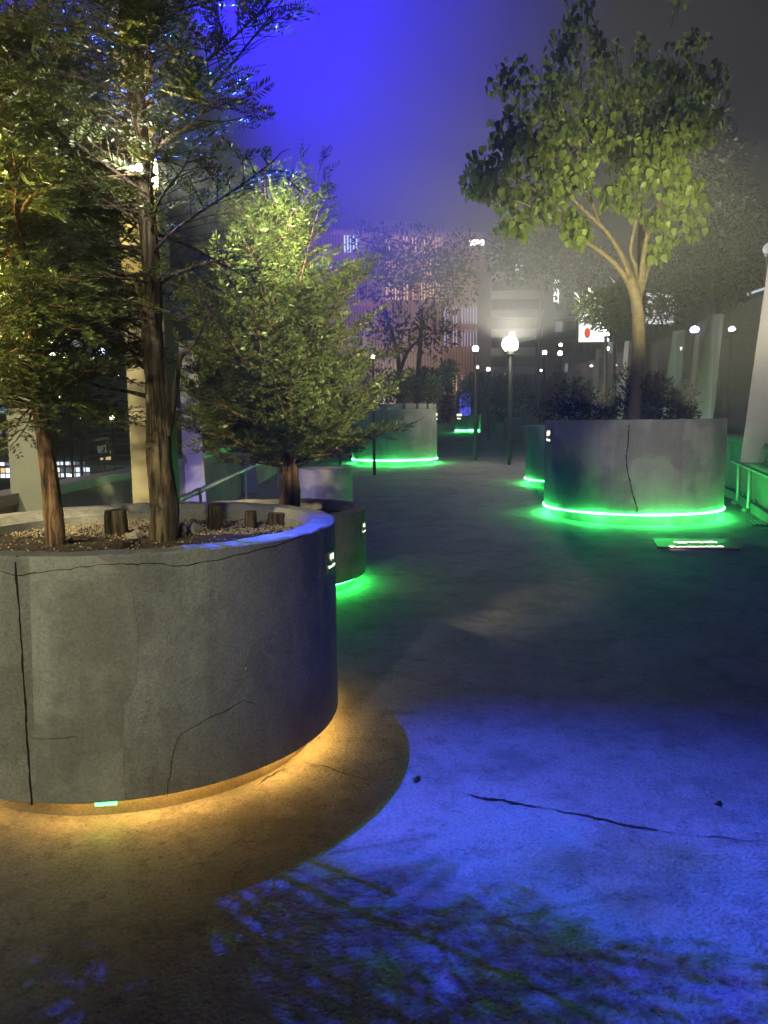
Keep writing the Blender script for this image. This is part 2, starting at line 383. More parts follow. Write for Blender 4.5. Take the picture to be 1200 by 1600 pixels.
def wpx(c, R, z0, px, py):
    """angle and height on a planter's wall seen at a pixel (front side)"""
    d = at(px, py, 1.0) - Vector((0, 0, EYE)); ox, oy = -c[0], -c[1]
    A = d.x ** 2 + d.y ** 2; B = 2 * (ox * d.x + oy * d.y); Cc = ox * ox + oy * oy - R * R
    disc = max(B * B - 4 * A * Cc, 0); s = (-B - math.sqrt(disc)) / (2 * A)
    return math.atan2(oy + s * d.y, ox + s * d.x), EYE + s * d.z - z0
def name_plate(t, R, a, z, w, h, lines, lit=True):
    """plate fixed to the curved wall, lettering proud of it"""
    mb = MB(); n = 6
    half = w / 2 / R
    mb.lathe([(R + .001, z - h / 2), (R + .012, z - h / 2), (R + .012, z + h / 2), (R + .001, z + h / 2)], n, (0, 0), a - half, a + half)
    p = mb.build('name_plate', M['plate'], t)
    for body, size, dz in lines:
        mt = Matrix.Translation((0, 0, 0))
        q = text(body, size, 'lettering', M['letters'], p, mt, .0, 'CENTER', size * .018)
        me = q.data; co = np.empty(len(me.vertices) * 3, np.float32); me.vertices.foreach_get('co', co); co = co.reshape(-1, 3)
        ang = a + co[:, 0] / R; zz = z + dz + co[:, 1]
        new = np.stack([(R + .0155) * np.cos(ang), (R + .0155) * np.sin(ang), zz], 1)
        me.vertices.foreach_set('co', new.astype(np.float32).ravel()); me.update()
    return p

# near planter
NC, NR, NH = (-1.26, 3.84), 1.005, 1.105
near, nw = planter(*NC, NR, NH, 'large concrete planter in front with amber glow under its rim and dark stumps inside', 'led_warm', ledh=.012, seg=160, soil=.105)
W_ = lambda px, py: wpx(NC, NR, 0, px, py)
wall_crack(near, NR, [W_(25, 878), W_(32, 980), W_(38, 1080), W_(42, 1150), W_(50, 1258)], .009, 'seam', 8, .002)
top = [W_(*p) for p in ((-40, 878), (25, 897), (60, 893), (100, 887), (145, 884), (190, 880), (230, 880), (270, 884), (330, 876), (380, 866), (430, 853), (480, 833))]
wall_crack(near, NR, top, .0032, n=5, amp=.004)
wall_crack(near, NR, [W_(*p) for p in ((50, 1154), (80, 1155), (118, 1151))], .0026, n=5, amp=.003)
wall_crack(near, NR, [W_(*p) for p in ((262, 1245), (270, 1180), (283, 1145), (330, 1118), (380, 1095), (400, 1102))], .0024, n=6, amp=.005)
wall_crack(near, NR, [W_(531, 850), W_(533, 1110)], .006, 'seam', 6, .002)
for a_, dr in ((W_(25, 878)[0], 0), (W_(470, 830)[0], 0), (R_(62), 0), (R_(118), 0)):      # joints across the coping
    ribbon([Vector(((NR - .12 + .12 * i / 4) * math.cos(a_ + .006 * (i % 2)), (NR - .12 + .12 * i / 4) * math.sin(a_ + .006 * (i % 2)), NH + .002)) for i in range(5)], [.008] * 5).build('joint', M['crack'], near)
a_, z_ = W_(384, 1045); mb = MB(); mb.ball(on_wall(NR, a_, z_, .002), .0055, 8, 5); mb.build('bolt_head', M['pot'], near)
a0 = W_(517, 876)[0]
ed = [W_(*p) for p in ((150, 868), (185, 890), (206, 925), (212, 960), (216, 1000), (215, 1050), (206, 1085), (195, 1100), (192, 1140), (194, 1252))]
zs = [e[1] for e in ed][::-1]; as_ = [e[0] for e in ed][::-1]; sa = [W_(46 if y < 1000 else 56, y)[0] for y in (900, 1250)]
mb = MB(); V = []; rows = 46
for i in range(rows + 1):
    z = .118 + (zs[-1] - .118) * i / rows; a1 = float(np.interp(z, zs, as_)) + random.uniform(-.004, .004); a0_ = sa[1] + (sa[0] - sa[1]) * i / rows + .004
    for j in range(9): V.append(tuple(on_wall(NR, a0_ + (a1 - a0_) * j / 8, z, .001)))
mb.add(V, [(i * 9 + j, i * 9 + j + 1, i * 9 + j + 10, i * 9 + j + 9) for i in range(rows) for j in range(8)]); mb.build('pale_wall_patch', M['patch'], near, True)  # slightly paler area of the wall with a ragged right edge
name_plate(near, NR, a0 - .035, W_(512, 880)[1], .15, .115, [('주목', .036, .014), ('Taxus cuspidata', .019, -.022)])
M['led_green_s'] = emit('led_green_small', (.03, 1.0, .10), 22)
mb = MB(); ag0, ag1 = W_(148, 1258)[0], W_(182, 1258)[0]
mb.lathe([(NR - .012, .097), (NR - .004, .097), (NR - .004, .108), (NR - .012, .108)], 4, (0, 0), ag0, ag1); mb.build('green_diode', M['led_green_s'], near)

# gravel, stumps and stones inside
def pebbles(n, region, zf, smin, smax, name, m, parent):
    V8 = np.array([(1, 0, 0), (-1, 0, 0), (0, 1, 0), (0, -1, 0), (0, 0, 1), (0, 0, -1)], float)
    F8 = np.array([(0, 2, 4), (2, 1, 4), (1, 3, 4), (3, 0, 4), (2, 0, 5), (1, 2, 5), (3, 1, 5), (0, 3, 5)])
    P = region(n); n = len(P); sc = rng.uniform(smin, smax, (n, 1, 1)) * rng.uniform(.6, 1.3, (n, 1, 3)); sc[:, :, 2] *= .7
    th = rng.uniform(0, 6.28, n); c, s = np.cos(th), np.sin(th)
    V = V8[None] * sc * rng.uniform(.8, 1.2, (n, 6, 1)); X = V[..., 0] * c[:, None] - V[..., 1] * s[:, None]; Y = V[..., 0] * s[:, None] + V[..., 1] * c[:, None]
    V = np.stack([X + P[:, 0:1], Y + P[:, 1:2], V[..., 2] + P[:, 2:3]], -1).reshape(-1, 3)
    return np_mesh(name, V, (F8[None] + np.arange(n)[:, None, None] * 6).reshape(-1, 3), m, parent)
def reg(n):
    a = rng.uniform(0, 6.28, n); r = (NR - .17) * np.sqrt(rng.uniform(0, 1, n)); k_ = (r * np.sin(a) > .10 + .12 * np.sin(7 * a)) | (rng.uniform(0, 1, n) < .035); a = a[k_]; r = r[k_]; n = len(a)
    return np.stack([r * np.cos(a), r * np.sin(a), NH - .105 + rng.uniform(.0, .022, n)], 1)
pebbles(16000, reg, 0, .0035, .009, 'gravel', M['gravel'], near)
def litter(n, fn, name, parent, m, L):
    P = fn(n); D = rng.normal(0, 1, (len(P), 3)); D[:, 2] = rng.normal(0, .25, len(P))
    return scatter(name, leaf_card(1.0, .45, .5), P, D, rng.uniform(.5, 1.2, len(P)) * L, m, parent, rng.uniform(-.5, .5, len(P)))
M['dry'] = leaf_mat('dry_leaf', (.16, .10, .05), .5, .1, 30, .8)
def reg2(n):
    a = rng.uniform(0, 6.28, n); r = (NR - .18) * np.sqrt(rng.uniform(0, 1, n)); return np.stack([r * np.cos(a), r * np.sin(a), NH - .092 + rng.uniform(.0, .018, n)], 1)
def stump(px, py, Y, r, h, lean, label, m='log'):
    b = at(px, py, Y); b.z = NH - .09
    t = MB(); pts = [Vector((lean * i / 4 * h, 0, h * i / 4 - .02)) for i in range(5)]
    t.tube(pts, [r * 1.08, r * 1.02, r, r * .98, r * .93], 14, True, .09)
    tag(t.build('tree_stump', M[m], loc=b, smooth=True), label, 'stump', 'cut log stumps in the near planter')
stump(338, 855, 4.20, .042, .155, .03, 'split brown log stump upright in the gravel, right of the middle trunk')
stump(185, 858, 4.05, .06, .15, -.02, 'broad dark stump between the leaning trunk and the middle trunk')
stump(393, 855, 4.25, .034, .115, .02, 'short round topped dark stump in the gravel beside the split one')
stump(432, 852, 4.35, .05, .09, .05, 'low dark stump nearest the blue lit rim of the planter')
def rock(px, py, Y, s, label, zz):
    b = at(px, py, Y); b.z = zz; mb = MB(); mb.ball((0, 0, 0), 1, 12, 8)
    mb.v = [(x * s[0] * (1 + .25 * math.sin(4 * y + 3 * z)), y * s[1] * (1 + .2 * math.sin(5 * x)), z * s[2] * (1 + .3 * math.sin(4 * x + 2 * y))) for x, y, z in mb.v]
    tag(mb.build('stone', M['plinth'], loc=b, smooth=True), label, 'stone')
rock(300, 850, 4.05, (.06, .04, .04), 'flat pale stone lying on soil right of the middle trunk', NH - .08)
rock(283, 850, 3.95, (.03, .03, .05), 'small pointed rust coloured stone against the middle trunk', NH - .075)
rock(212, 858, 3.9, (.05, .04, .035), 'dark lump of stone left of the middle trunk', NH - .085)

# second planter, low, behind
SC, SR, SH = (-1.17, 7.55), .98, .76
second, _ = planter(*SC, SR, SH, 'low round planter half hidden behind the front one, bushy yew on a thick trunk', 'led_green', ledh=.02, arc=(R_(-110), R_(45)))
aa, zz = wpx(SC, SR, 0, 568, 826); name_plate(second, SR, aa - .03, zz, .16, .15, [('주목', .042, .02), ('Taxus cuspidata', .021, -.025)])
# right planter
RC, RR, RH = (4.06, 12.35), 1.40, 1.55
right, _ = planter(*RC, RR, RH, 'wide cracked grey planter with a tree and a bright green line of light', 'led_green_far', zb=.17, ledh=.022, wallmat='wall2')
zr = zg(RC[1] - RR * .5); Wr = lambda px, py: wpx(RC, RR, zr, px, py)
wall_crack(right, RR, [Wr(*p) for p in ((983, 664), (980, 700), (978, 712), (980, 735), (987, 765), (994, 790), (995, 808))], .016, 'crack', 6, .006)
aa, zz = Wr(856, 682); name_plate(right, RR, aa + .05, zz, .2, .22, [('살구', .09, .02), ('Prunus', .06, -.07)])
# planter hidden behind the right one
RC2 = (4.55, 17.2)
planter(*RC2, 1.30, 1.35, 'grey planter mostly hidden behind the wide cracked one, a short green line at its foot', 'led_green_far', zb=.15, ledh=.024, wallmat='wall2', seg=64)
# far left planter
FC, FR, FH = (.36, 24.3), 1.36, 1.70
farp, _ = planter(*FC, FR, FH, 'tall planter past the bushy yew with green glow along its foot and notched rim', 'led_green_far', zb=.17, ledh=.036, wallmat='wall2', seg=96)
zf = zg(FC[1] - FR * .5); Wf = lambda px, py: wpx(FC, FR, zf, px, py)
wall_crack(farp, FR, [Wf(604, 645), Wf(604, 718)], .012, 'seam', 5, .003)
aa, zz = Wf(682, 652); name_plate(farp, FR, aa, zz, .2, .35, [('향나무', .10, .05), ('Juniperus', .06, -.07)])
for k in range(9):
    a = R_(196 + k * 19); mb = MB(); mb.box(((FR - .09) * math.cos(a), (FR - .09) * math.sin(a), FH + .085), (.12, .36, .17), a, .01)
    mb.build('rim_block', M['wall2'], farp)
# far small planter
GC = (5.85, 52.0)
gp, _ = planter(*GC, .90, 1.15, 'small distant planter at the end of the walkway with a leafy shrub', 'led_green_far', zb=.18, ledh=.075, wallmat='wall2', seg=48)
aa, zz = wpx(GC, .9, zg(51.5), 716, 652); name_plate(gp, .9, aa + .1, zz, .5, .55, [('회양목', .18, .08), ('Buxus', .14, -.12)])
# pot
pc = at(509, 755, 12.0); pz = zg(12)
pot = thing('plant_pot', 'plain pale grey cylinder pot with a thin sapling, beside the bushy yew', 'pot', (pc.x, 12.0, pz))
mb = MB(); mb.lathe([(.0, 0), (.40, 0), (.425, .02), (.425, .83), (.40, .835), (.385, .82), (.385, .70), (0, .70)], 64, closed=False); mb.build('shell', M['pot'], pot, True)
mb = MB(); mb.lathe([(0, .74), (.2, .745), (.384, .73)], 32, closed=False); mb.build('soil', M['soil'], pot, True)
# distant boxes
for x0, x1, y0, y1, Y, lab in ((791, 813, 652, 687, 40, 'grey box shaped planter standing alone down the walkway'), (752, 776, 646, 672, 50, 'greenish box planter touching the small distant round planter')):
    a = at(x0, y0, Y); b = at(x1, y1, Y); wd = b.x - a.x; z0 = zg(Y); h = a.z - z0
    t = thing('box_planter', lab, 'planter', ((a.x + b.x) / 2, Y + wd / 2, z0)); mb = MB(); mb.box((0, 0, h / 2), (wd, wd, h), 0, .02); mb.build('wall', M['wall2'], t)
    mb = MB(); mb.box((0, 0, h + .004), (wd * .86, wd * .86, .03)); mb.build('soil', M['soil'], t)

# floor plate
pp = [gpx(1020, 841, zg(10.3) + .006), gpx(1140, 842, zg(10.3) + .006), gpx(1157, 857, zg(10.3) + .006), gpx(1027, 854, zg(10.3) + .006)]
mb = MB(); mb.add([tuple(p) for p in pp] + [(p.x, p.y, p.z - .03) for p in pp], [(0, 3, 2, 1), (0, 1, 5, 4), (1, 2, 6, 5), (2, 3, 7, 6), (3, 0, 4, 7)])
fp = mb.build('floor_plate', M['plate']); tag(fp, 'flat metal plate with lit letters set in the floor before the cracked planter', 'plate')
mid = (pp[0] + pp[1] + pp[2] + pp[3]) / 4
for body, sz, py in (('장미과', .15, 848), ('Rosaceae', .13, 854.5)):
    c = gpx(1090, py, mid.z + .004); text(body, sz, 'lettering', M['letters'], fp, Matrix.Translation(c) @ Matrix.Diagonal((1.35, 1.0, 1, 1)), 0, 'CENTER', .004)

# ------------------------------------------------------------------ foliage
def rand_dirs(n):
    v = rng.normal(size=(n, 3)); return v / np.linalg.norm(v, axis=1, keepdims=True)
def frames(d, roll=None):
    d = d / np.maximum(np.linalg.norm(d, axis=1, keepdims=True), 1e-9)
    up = np.tile([0., 0, 1.], (len(d), 1)); s = np.cross(d, up); ln = np.linalg.norm(s, axis=1, keepdims=True)
    s = np.where(ln < 1e-3, np.array([[1., 0, 0]]), s / np.maximum(ln, 1e-9)); u = np.cross(s, d)
    if roll is not None:
        c, q = np.cos(roll)[:, None], np.sin(roll)[:, None]; s, u = s * c + u * q, u * c - s * q
    return d, s, u
def yew_spray(n=15, L=.11, l=.026, w=.0036):
    V = []; Fq = []
    for i in range(n):
        for sd in (-1, 1):
            x = L * (i + .5 * (sd > 0)) / n; f = .55 + .45 * math.sin(math.pi * min(1, .25 + .8 * i / n)); a = R_(48 + 14 * random.random()); e = random.uniform(-.15, .6)
            d = Vector((math.cos(a), sd * math.sin(a), e)).normalized() * l * f; p = Vector((x, 0, 0)); o = Vector((w / 2, 0, random.uniform(-.5, .5) * w))
            b = len(V); V += [p, p + d * .45 + o, p + d, p + d * .45 - o]; Fq += [(b, b + 1, b + 2, b + 3)]
    return np.array([tuple(v) for v in V]), Fq
def leaf_card(L, w, fold=.25, heart=False):
    if heart: pts = [(0, 0), (.02, .30), (.16, .46), (.42, .44), (.72, .24), (1.0, 0)]
    else: pts = [(0, 0), (.2, .30), (.45, .42), (.75, .26), (1.0, 0)]
    V = [(x * L, 0, -.10 * L * x * x) for x, y in pts]; n = len(pts)
    V += [(x * L, y * w, abs(y) * fold * w - .10 * L * x * x) for x, y in pts[1:-1]] + [(x * L, -y * w, abs(y) * fold * w - .10 * L * x * x) for x, y in pts[1:-1]]
    Fq = []
    for sd in (0, 1):
        o = n + sd * (n - 2)
        for i in range(n - 1):
            a = o + i - 1 if i > 0 else 0; b = o + i if i < n - 2 else n - 1
            q = (i, i + 1, b, a) if sd else (i, a, b, i + 1)
            Fq.append(q)
    return np.array(V, float), Fq
def tris_of(Fq):
    T = []
    for f in Fq:
        f = list(dict.fromkeys(f))
        for i in range(1, len(f) - 1): T.append((f[0], f[i], f[i + 1]))
    return np.array(T)
def scatter(name, tmpl, P, D, size, m, parent, roll=None, off=None):
    V0, Fq = tmpl; T = tris_of(Fq); d, s, u = frames(D, roll); n = len(P)
    V = P[:, None, :] + size[:, None, None] * (V0[None, :, 0:1] * d[:, None] + V0[None, :, 1:2] * s[:, None] + V0[None, :, 2:3] * u[:, None])
    V = V.reshape(-1, 3)
    if off is not None: V = V - np.array(off)
    return np_mesh(name, V, (T[None] + np.arange(n)[:, None, None] * len(V0)).reshape(-1, 3), m, parent)
def poly(pxs, off=(0, 0, 0)):
    return [at(*p) - Vector(off) for p in pxs]
def smooth_path(P, k=6):
    out = []; n = len(P)
    for i in range(n - 1):
        p0, p1, p2, p3 = P[max(i - 1, 0)], P[i], P[i + 1], P[min(i + 2, n - 1)]
        for j in range(k):
            t = j / k
            out.append(.5 * ((2 * p1) + (p2 - p0) * t + (2 * p0 - 5 * p1 + 4 * p2 - p3) * t * t + (-p0 + 3 * p1 - 3 * p2 + p3) * t ** 3))
    out.append(P[-1]); return out
def limb(P, r0, r1, name, m, parent, seg=9, wob=.08, k=6):
    Q = smooth_path(P, k); n = len(Q); mb = MB()
    mb.tube(Q, [r0 + (r1 - r0) * (i / (n - 1)) ** .85 for i in range(n)], seg, True, wob); return mb.build(name, m, parent, True), Q

def yew(base_px, trunk_px, r0, r1, label, barkm, leafm, branches, spray=(15, .11, .026, .0036), dens=60, extra_limbs=(), keep=None, bseg=14, size=(.75, 1.25)):
    base = at(*base_px); t = thing('yew_tree', label, 'tree', base, 0, 'conifers in the planters')
    _, TQ = limb(poly(trunk_px, base), r0, r1, 'trunk', barkm, t, bseg, .13, 10)
    tw = MB(); PP = []; DD = []
    for (p0, p1, droop, width, n) in branches(TQ):
        if keep and not (keep(p0.lerp(p1, .6) + base) and keep(p1 + base)): continue
        L = (p1 - p0).length; d = (p1 - p0).normalized(); side = d.cross(Vector((0, 0, 1))); side = side.normalized() if side.length > .01 else Vector((1, 0, 0))
        k = 7; pts = [p0.lerp(p1, i / k) + Vector((0, 0, -droop * L * (i / k) ** 2 + droop * .5 * L * (i / k))) + side * math.sin(i * .9 + L * 7) * .02 * L for i in range(k + 1)]
        tw.tube(pts, [.009 * L ** .5 * (1 - .85 * i / k) + .002 for i in range(k + 1)], 5, False)
        subs = max(5, int(n * L * 20 * dens / 60))
        for j in range(subs + 1):
            u = .14 + .86 * j / subs; q = min(u * k, k - 1e-3); i0 = int(q); p = pts[i0].lerp(pts[i0 + 1], q - i0)
            bd = (pts[i0 + 1] - pts[i0]).normalized(); sgn = 1 if j % 2 else -1
            ln = max(.06, width * L * (1.05 - .6 * u) * random.uniform(.5, 1.15))
            sdv = bd if j == subs else (side * sgn * random.uniform(.6, 1.1) + bd * random.uniform(.5, .9) + Vector((0, 0, random.uniform(-.25, .45)))).normalized()
            m_ = max(1, int(ln / spray[1] * 2.8)); e = p + sdv * ln
            if m_ > 1: tw.tube([p, p + sdv * ln * .5 + Vector((0, 0, .01)), e], [.003, .0024, .0014], 3, False)
            for z in range(m_):
                w_ = (z + .6) / m_; c = p + sdv * ln * (w_ * .9)
                dv = sdv + sdv.cross(Vector((0, 0, 1))) * (random.choice((-1, 1)) * random.uniform(.3, 1.0)) + Vector((0, 0, random.uniform(-.35, .35)))
                if keep and not keep(c + base): continue
                PP.append(tuple(c)); DD.append(tuple(dv.normalized()))
    tw.build('twigs', barkm, t, stuff=True)
    for j, (pl, ra, rb) in enumerate(extra_limbs): limb(poly(pl, base), ra, rb, 'limb', barkm, t, 8, .08, 5)
    P = np.array(PP); D = np.array(DD); print('SPRAYS', label[:20], len(P))
    ro = rng.normal(0, .5, len(P)); sz = rng.uniform(*size, len(P))
    scatter('crown', yew_spray(*spray), P, D, sz, leafm, t, ro)
    return t

def clear_of_beam(p):
    """the crown is pruned clear of the floodlight's path to the open floor"""
    if (p - LB).length < .42: return False
    if p.z > LB.z - .15: return True
    g = LB + (p - LB) * (LB.z / (LB.z - p.z))
    if random.random() < .48 and .8 < g.y < 2.5 and g.x > -1.3: return False
    if p.y < 3.86 and abs(p.x - (-1.17 - (p.z - 1.5) * .045)) < .075: return False
    lim = (2.42 if g.x < .45 else 2.42 - (g.x - .45) * 1.1) + .12 * math.sin(g.x * 9)
    return not (g.x > -.62 - .35 * (g.y - 2.4) and lim < g.y < 4.0 or (g.x > 1.1 and .4 < g.y < 4.0))
def at_t(TQ, t):
    q = t * (len(TQ) - 1); i = min(int(q), len(TQ) - 2); return TQ[i].lerp(TQ[i + 1], q - i)
def ring_branches(n, t0, t1, lfun, tilt=(-.1, .5), azf=None, width=.42, droop=.25, dn=1.0):
    def f(TQ):
        out = []
        for i in range(n):
            t = t0 + (t1 - t0) * ((i + random.random()) / n); a = i * 2.39996 + random.uniform(-.5, .5)
            if azf: a = azf(t, a)
            L = lfun(t, a) * random.uniform(.65, 1.1); el = random.uniform(*tilt); p0 = at_t(TQ, t)
            out.append((p0, p0 + Vector((math.cos(a) * math.cos(el), math.sin(a) * math.cos(el), math.sin(el))) * L, droop, width, dn))
        return out
    return f

# tree A: middle trunk of the near planter
tA = yew((254, 856, 3.88), [(254, 866, 3.88), (256, 800, 3.88), (250, 720, 3.89), (246, 620, 3.90), (238, 520, 3.90), (237, 440, 3.90), (230, 330, 3.90), (222, 250, 3.90), (217, 130, 3.90), (208, 0, 3.9), (200, -160, 3.9)],
    .080, .020, 'tall dark straight yew rising from the middle of the front planter', M['bark'], M['yew'],
    lambda TQ: ring_branches(230, .34, 1.0, lambda t, a: (.42 + .45 * (t - .34) / .3 if t < .64 else .87 - .8 * (t - .64)) * (1.0 + .25 * math.cos(a)), (-.15, .6), None, .40, .1, 1.0)(TQ),
    dens=60, keep=clear_of_beam, spray=(12, .125, .036, .0068), extra_limbs=[
        ([(262, 680, 3.88), (274, 610, 3.86), (282, 560, 3.84), (303, 538, 3.8), (330, 480, 3.76)], .022, .003),
        ([(232, 620, 3.9), (200, 612, 3.86), (150, 602, 3.8), (90, 578, 3.7)], .013, .004),
        ([(232, 580, 3.9), (212, 560, 3.86), (206, 540, 3.8)], .012, .006),
        ([(236, 485, 3.9), (205, 476, 3.84), (160, 475, 3.7), (105, 465, 3.6)], .014, .005),
        ([(248, 445, 3.9), (270, 430, 3.84), (310, 415, 3.7), (352, 405, 3.6)], .013, .005),
        ([(222, 215, 3.9), (205, 190, 3.86), (188, 160, 3.8), (180, 120, 3.7)], .014, .006),
        ([(225, 240, 3.9), (245, 215, 3.86), (300, 200, 3.7), (330, 190, 3.6)], .010, .004)])
# tree B: leaning trunk at the left
tB = yew((86, 862, 3.72), [(87, 872, 3.72), (84, 820, 3.72), (76, 730, 3.74), (64, 650, 3.76), (56, 560, 3.78), (40, 430, 3.8), (22, 290, 3.82), (5, 130, 3.85), (-10, 40, 3.86)],
    .052, .014, 'leaning yew with peeling reddish bark at the left of the front planter', M['bark2'], M['yew'],
    lambda TQ: ring_branches(200, .38, 1.0, lambda t, a: (.50 + .7 * (t - .38)) if t < .7 else .72 - .8 * (t - .7), (-.3, .6), None, .42, .15, 1.1)(TQ), dens=60, keep=clear_of_beam, spray=(12, .125, .036, .0068))
# tree C: bushy yew of the second planter
tC = yew((453, 790, 7.40), [(453, 800, 7.40), (453, 770, 7.40), (452, 730, 7.40), (450, 690, 7.40), (446, 640, 7.42), (440, 560, 7.42), (430, 450, 7.42), (418, 340, 7.42)],
    .115, .02, 'bushy yew with a thick fluted trunk and wide low crown', M['bark2'], M['yew2'],
    lambda TQ: ring_branches(240, .27, .99, lambda t, a: (1.16 if t < .42 else .22 + .95 * math.sqrt(max(0.0, 1 - ((t - .42) / .6) ** 2))) * (.82 + .3 * math.sin(2.3 * a + 11 * t)) * (1.12 if math.cos(a) < 0 else 1.0), (.08, 1.0), None, .40, -.10, 1.0)(TQ),
    spray=(9, .15, .048, .010), dens=52, extra_limbs=[
        ([(455, 700, 7.4), (470, 670, 7.3), (500, 640, 7.2), (545, 610, 7.1)], .03, .01),
        ([(450, 700, 7.4), (425, 660, 7.3), (385, 620, 7.1), (330, 580, 7.0)], .03, .01),
        ([(462, 722, 7.4), (485, 714, 7.2), (520, 708, 7.1), (527, 700, 7.0)], .022, .012),
        ([(452, 690, 7.4), (430, 690, 7.3), (390, 690, 7.2), (350, 700, 7.1)], .016, .006)], size=(.7, 1.3))

litter(420, reg2, 'leaf_litter', near, M['dry'], .030)
def reg3(n):
    c = rng.integers(0, 3, n); C = np.array([NC, SC, RC])[c]; R0 = np.array([NR, SR, RR])[c]; a = rng.uniform(-2.9, .9, n); r = R0 - .08 + np.abs(rng.normal(0, .35, n)); y = C[:, 1] + r * np.sin(a)
    return np.stack([C[:, 0] + r * np.cos(a), y, .008 + .02 * np.maximum(0, y - 9)], 1)
litter(230, reg3, 'floor_litter', deck, M['dry'], .020)
# ---- broadleaf clouds
def cloud_points(blobs, n, shell=.35):
    w = np.array([b[2] * b[3] * b[6] if len(b) > 6 else b[2] * b[3] for b in blobs], float); w /= w.sum()
    idx = rng.choice(len(blobs), n, p=w); u = rand_dirs(n) * (rng.uniform(0, 1, (n, 1)) ** shell)
    out = np.empty((n, 3)); rad = np.empty((n, 3))
    for i, b in enumerate(blobs):
        k = idx == i; px, py, rx, ry, Y, ryd = b[:6]; c = at(px, py, Y); s = Y / F
        out[k] = np.array(c) + u[k] * np.array([rx * s, ryd, ry * s]); rad[k] = u[k]
    return out, rad
DB = (990, 664, 12.35)
tDo = at(*DB); tDo.z = zr + RH - .11
tD = thing('broadleaf_tree', 'slim pale barked tree with heart shaped leaves growing from the wide cracked planter', 'tree', tDo)
limb([Vector((0, 0, -.05))] + poly([(991, 640, 12.35), (996, 580, 12.35), (998, 520, 12.35), (994, 470, 12.35), (984, 435, 12.33)], tDo), .125, .085, 'trunk', M['bark3'], tD, 14, .05, 8)
LIMBS = [([(990, 455, 12.35), (972, 425, 12.3), (950, 402, 12.2), (915, 377, 12.0), (880, 352, 11.8), (845, 330, 11.6), (805, 312, 11.5)], .055, .012),
         ([(985, 440, 12.35), (972, 400, 12.3), (950, 365, 12.2), (920, 335, 12.1), (885, 300, 12.0), (850, 262, 11.9)], .05, .012),
         ([(990, 440, 12.35), (965, 385, 12.5), (935, 345, 12.6), (900, 240, 12.8), (870, 190, 12.9), (820, 130, 12.9)], .05, .010),
         ([(998, 470, 12.35), (994, 420, 12.35), (985, 390, 12.3), (995, 340, 12.1), (1003, 330, 12.0)], .045, .02),
         ([(996, 480, 12.35), (1005, 420, 12.4), (1004, 380, 12.4), (1006, 362, 12.4)], .055, .042),
         ([(1000, 460, 12.35), (1013, 410, 12.5), (1012, 366, 12.6)], .045, .035),
         ([(998, 420, 12.4), (1000, 330, 12.7), (985, 220, 13.0), (960, 120, 13.2), (915, 0, 13.4)], .05, .008),
         ([(1004, 400, 12.4), (1030, 320, 12.6), (1060, 230, 12.8), (1075, 120, 13.0)], .045, .008),
         ([(1000, 440, 12.3), (1015, 350, 12.0), (1045, 290, 11.8), (1085, 225, 11.6), (1110, 185, 11.5)], .04, .008),
         ([(900, 365, 11.9), (865, 348, 11.8), (820, 342, 11.7), (785, 345, 11.7)], .014, .005)]
for pl, ra, rb in LIMBS: limb(poly(pl, tDo), ra, rb, 'limb', M['bark3'], tD, 8, .06, 6)
FB = [(765, 262, 48, 36, 11.5, .35), (745, 290, 28, 22, 11.6, .3), (800, 200, 34, 34, 11.6, .35), (815, 225, 45, 30, 11.5, .35), (850, 240, 40, 26, 11.5, .3), (880, 285, 38, 26, 11.6, .3), (905, 265, 26, 22, 11.6, .3), (850, 325, 36, 22, 11.6, .3),
      (895, 345, 30, 26, 11.7, .3), (905, 370, 22, 16, 11.7, .25), (945, 305, 30, 18, 11.6, .3), (975, 290, 32, 22, 11.5, .3), (1010, 265, 32, 26, 11.4, .35), (1045, 235, 36, 34, 11.4, .35), (1080, 200, 46, 26, 11.4, .35), (1120, 182, 20, 12, 11.4, .25), (1050, 285, 36, 32, 11.5, .3), (985, 322, 26, 16, 11.6, .25), (1022, 340, 24, 18, 11.8, .25), (805, 350, 32, 20, 11.7, .25), (1030, 385, 26, 26, 12.2, .3), (1085, 295, 22, 18, 11.5, .3), (790, 300, 40, 25, 11.9, .35), (1010, 215, 24, 16, 11.4, .25)]
BB = [(800, 125, 40, 34, 12.8, .5), (850, 160, 45, 40, 12.8, .5), (880, 95, 34, 44, 13.2, .5), (885, 55, 22, 26, 13.3, .3), (905, 25, 26, 24, 13.4, .3), (895, -10, 20, 25, 13.4, .3), (930, 160, 55, 60, 13.0, .6), (960, 215, 70, 60, 13.0, .6), (1010, 150, 50, 60, 13.0, .6), (1003, 85, 17, 34, 13.0, .25), (1055, 120, 48, 50, 13.2, .5), (1085, 60, 22, 22, 13.3, .3), (1110, 130, 30, 34, 13.3, .4), (1060, 4, 14, 10, 13.2, .2), (1000, 250, 60, 40, 12.9, .6), (900, 220, 60, 45, 12.9, .6), (930, 55, 16, 20, 13.3, .3), (945, 90, 26, 30, 13.3, .3), (860, 205, 40, 40, 12.9, .5), (1060, 190, 50, 40, 12.9, .5), (830, 290, 50, 40, 12.6, .5), (1070, 340, 40, 40, 12.8, .4)]
Pf, Uf = cloud_points(FB, 1900, .5); Pb, Ub = cloud_points(BB, 3000, .5)
hl = leaf_card(.155, .125, .2, True)
def hang(n, s=.45): 
    d = rng.normal(0, s, (n, 3)); d[:, 2] = -1 - np.abs(d[:, 2]) * .3; d[:, 1] -= .15; return d
Pall = np.vstack([Pf[300:], Pb]); off = np.array(tDo)
scatter('foliage', hl, Pall - off, hang(len(Pall)), rng.uniform(.45, 1.05, len(Pall)), M['leaf'], tD, rng.uniform(-1.2, 1.2, len(Pall)))
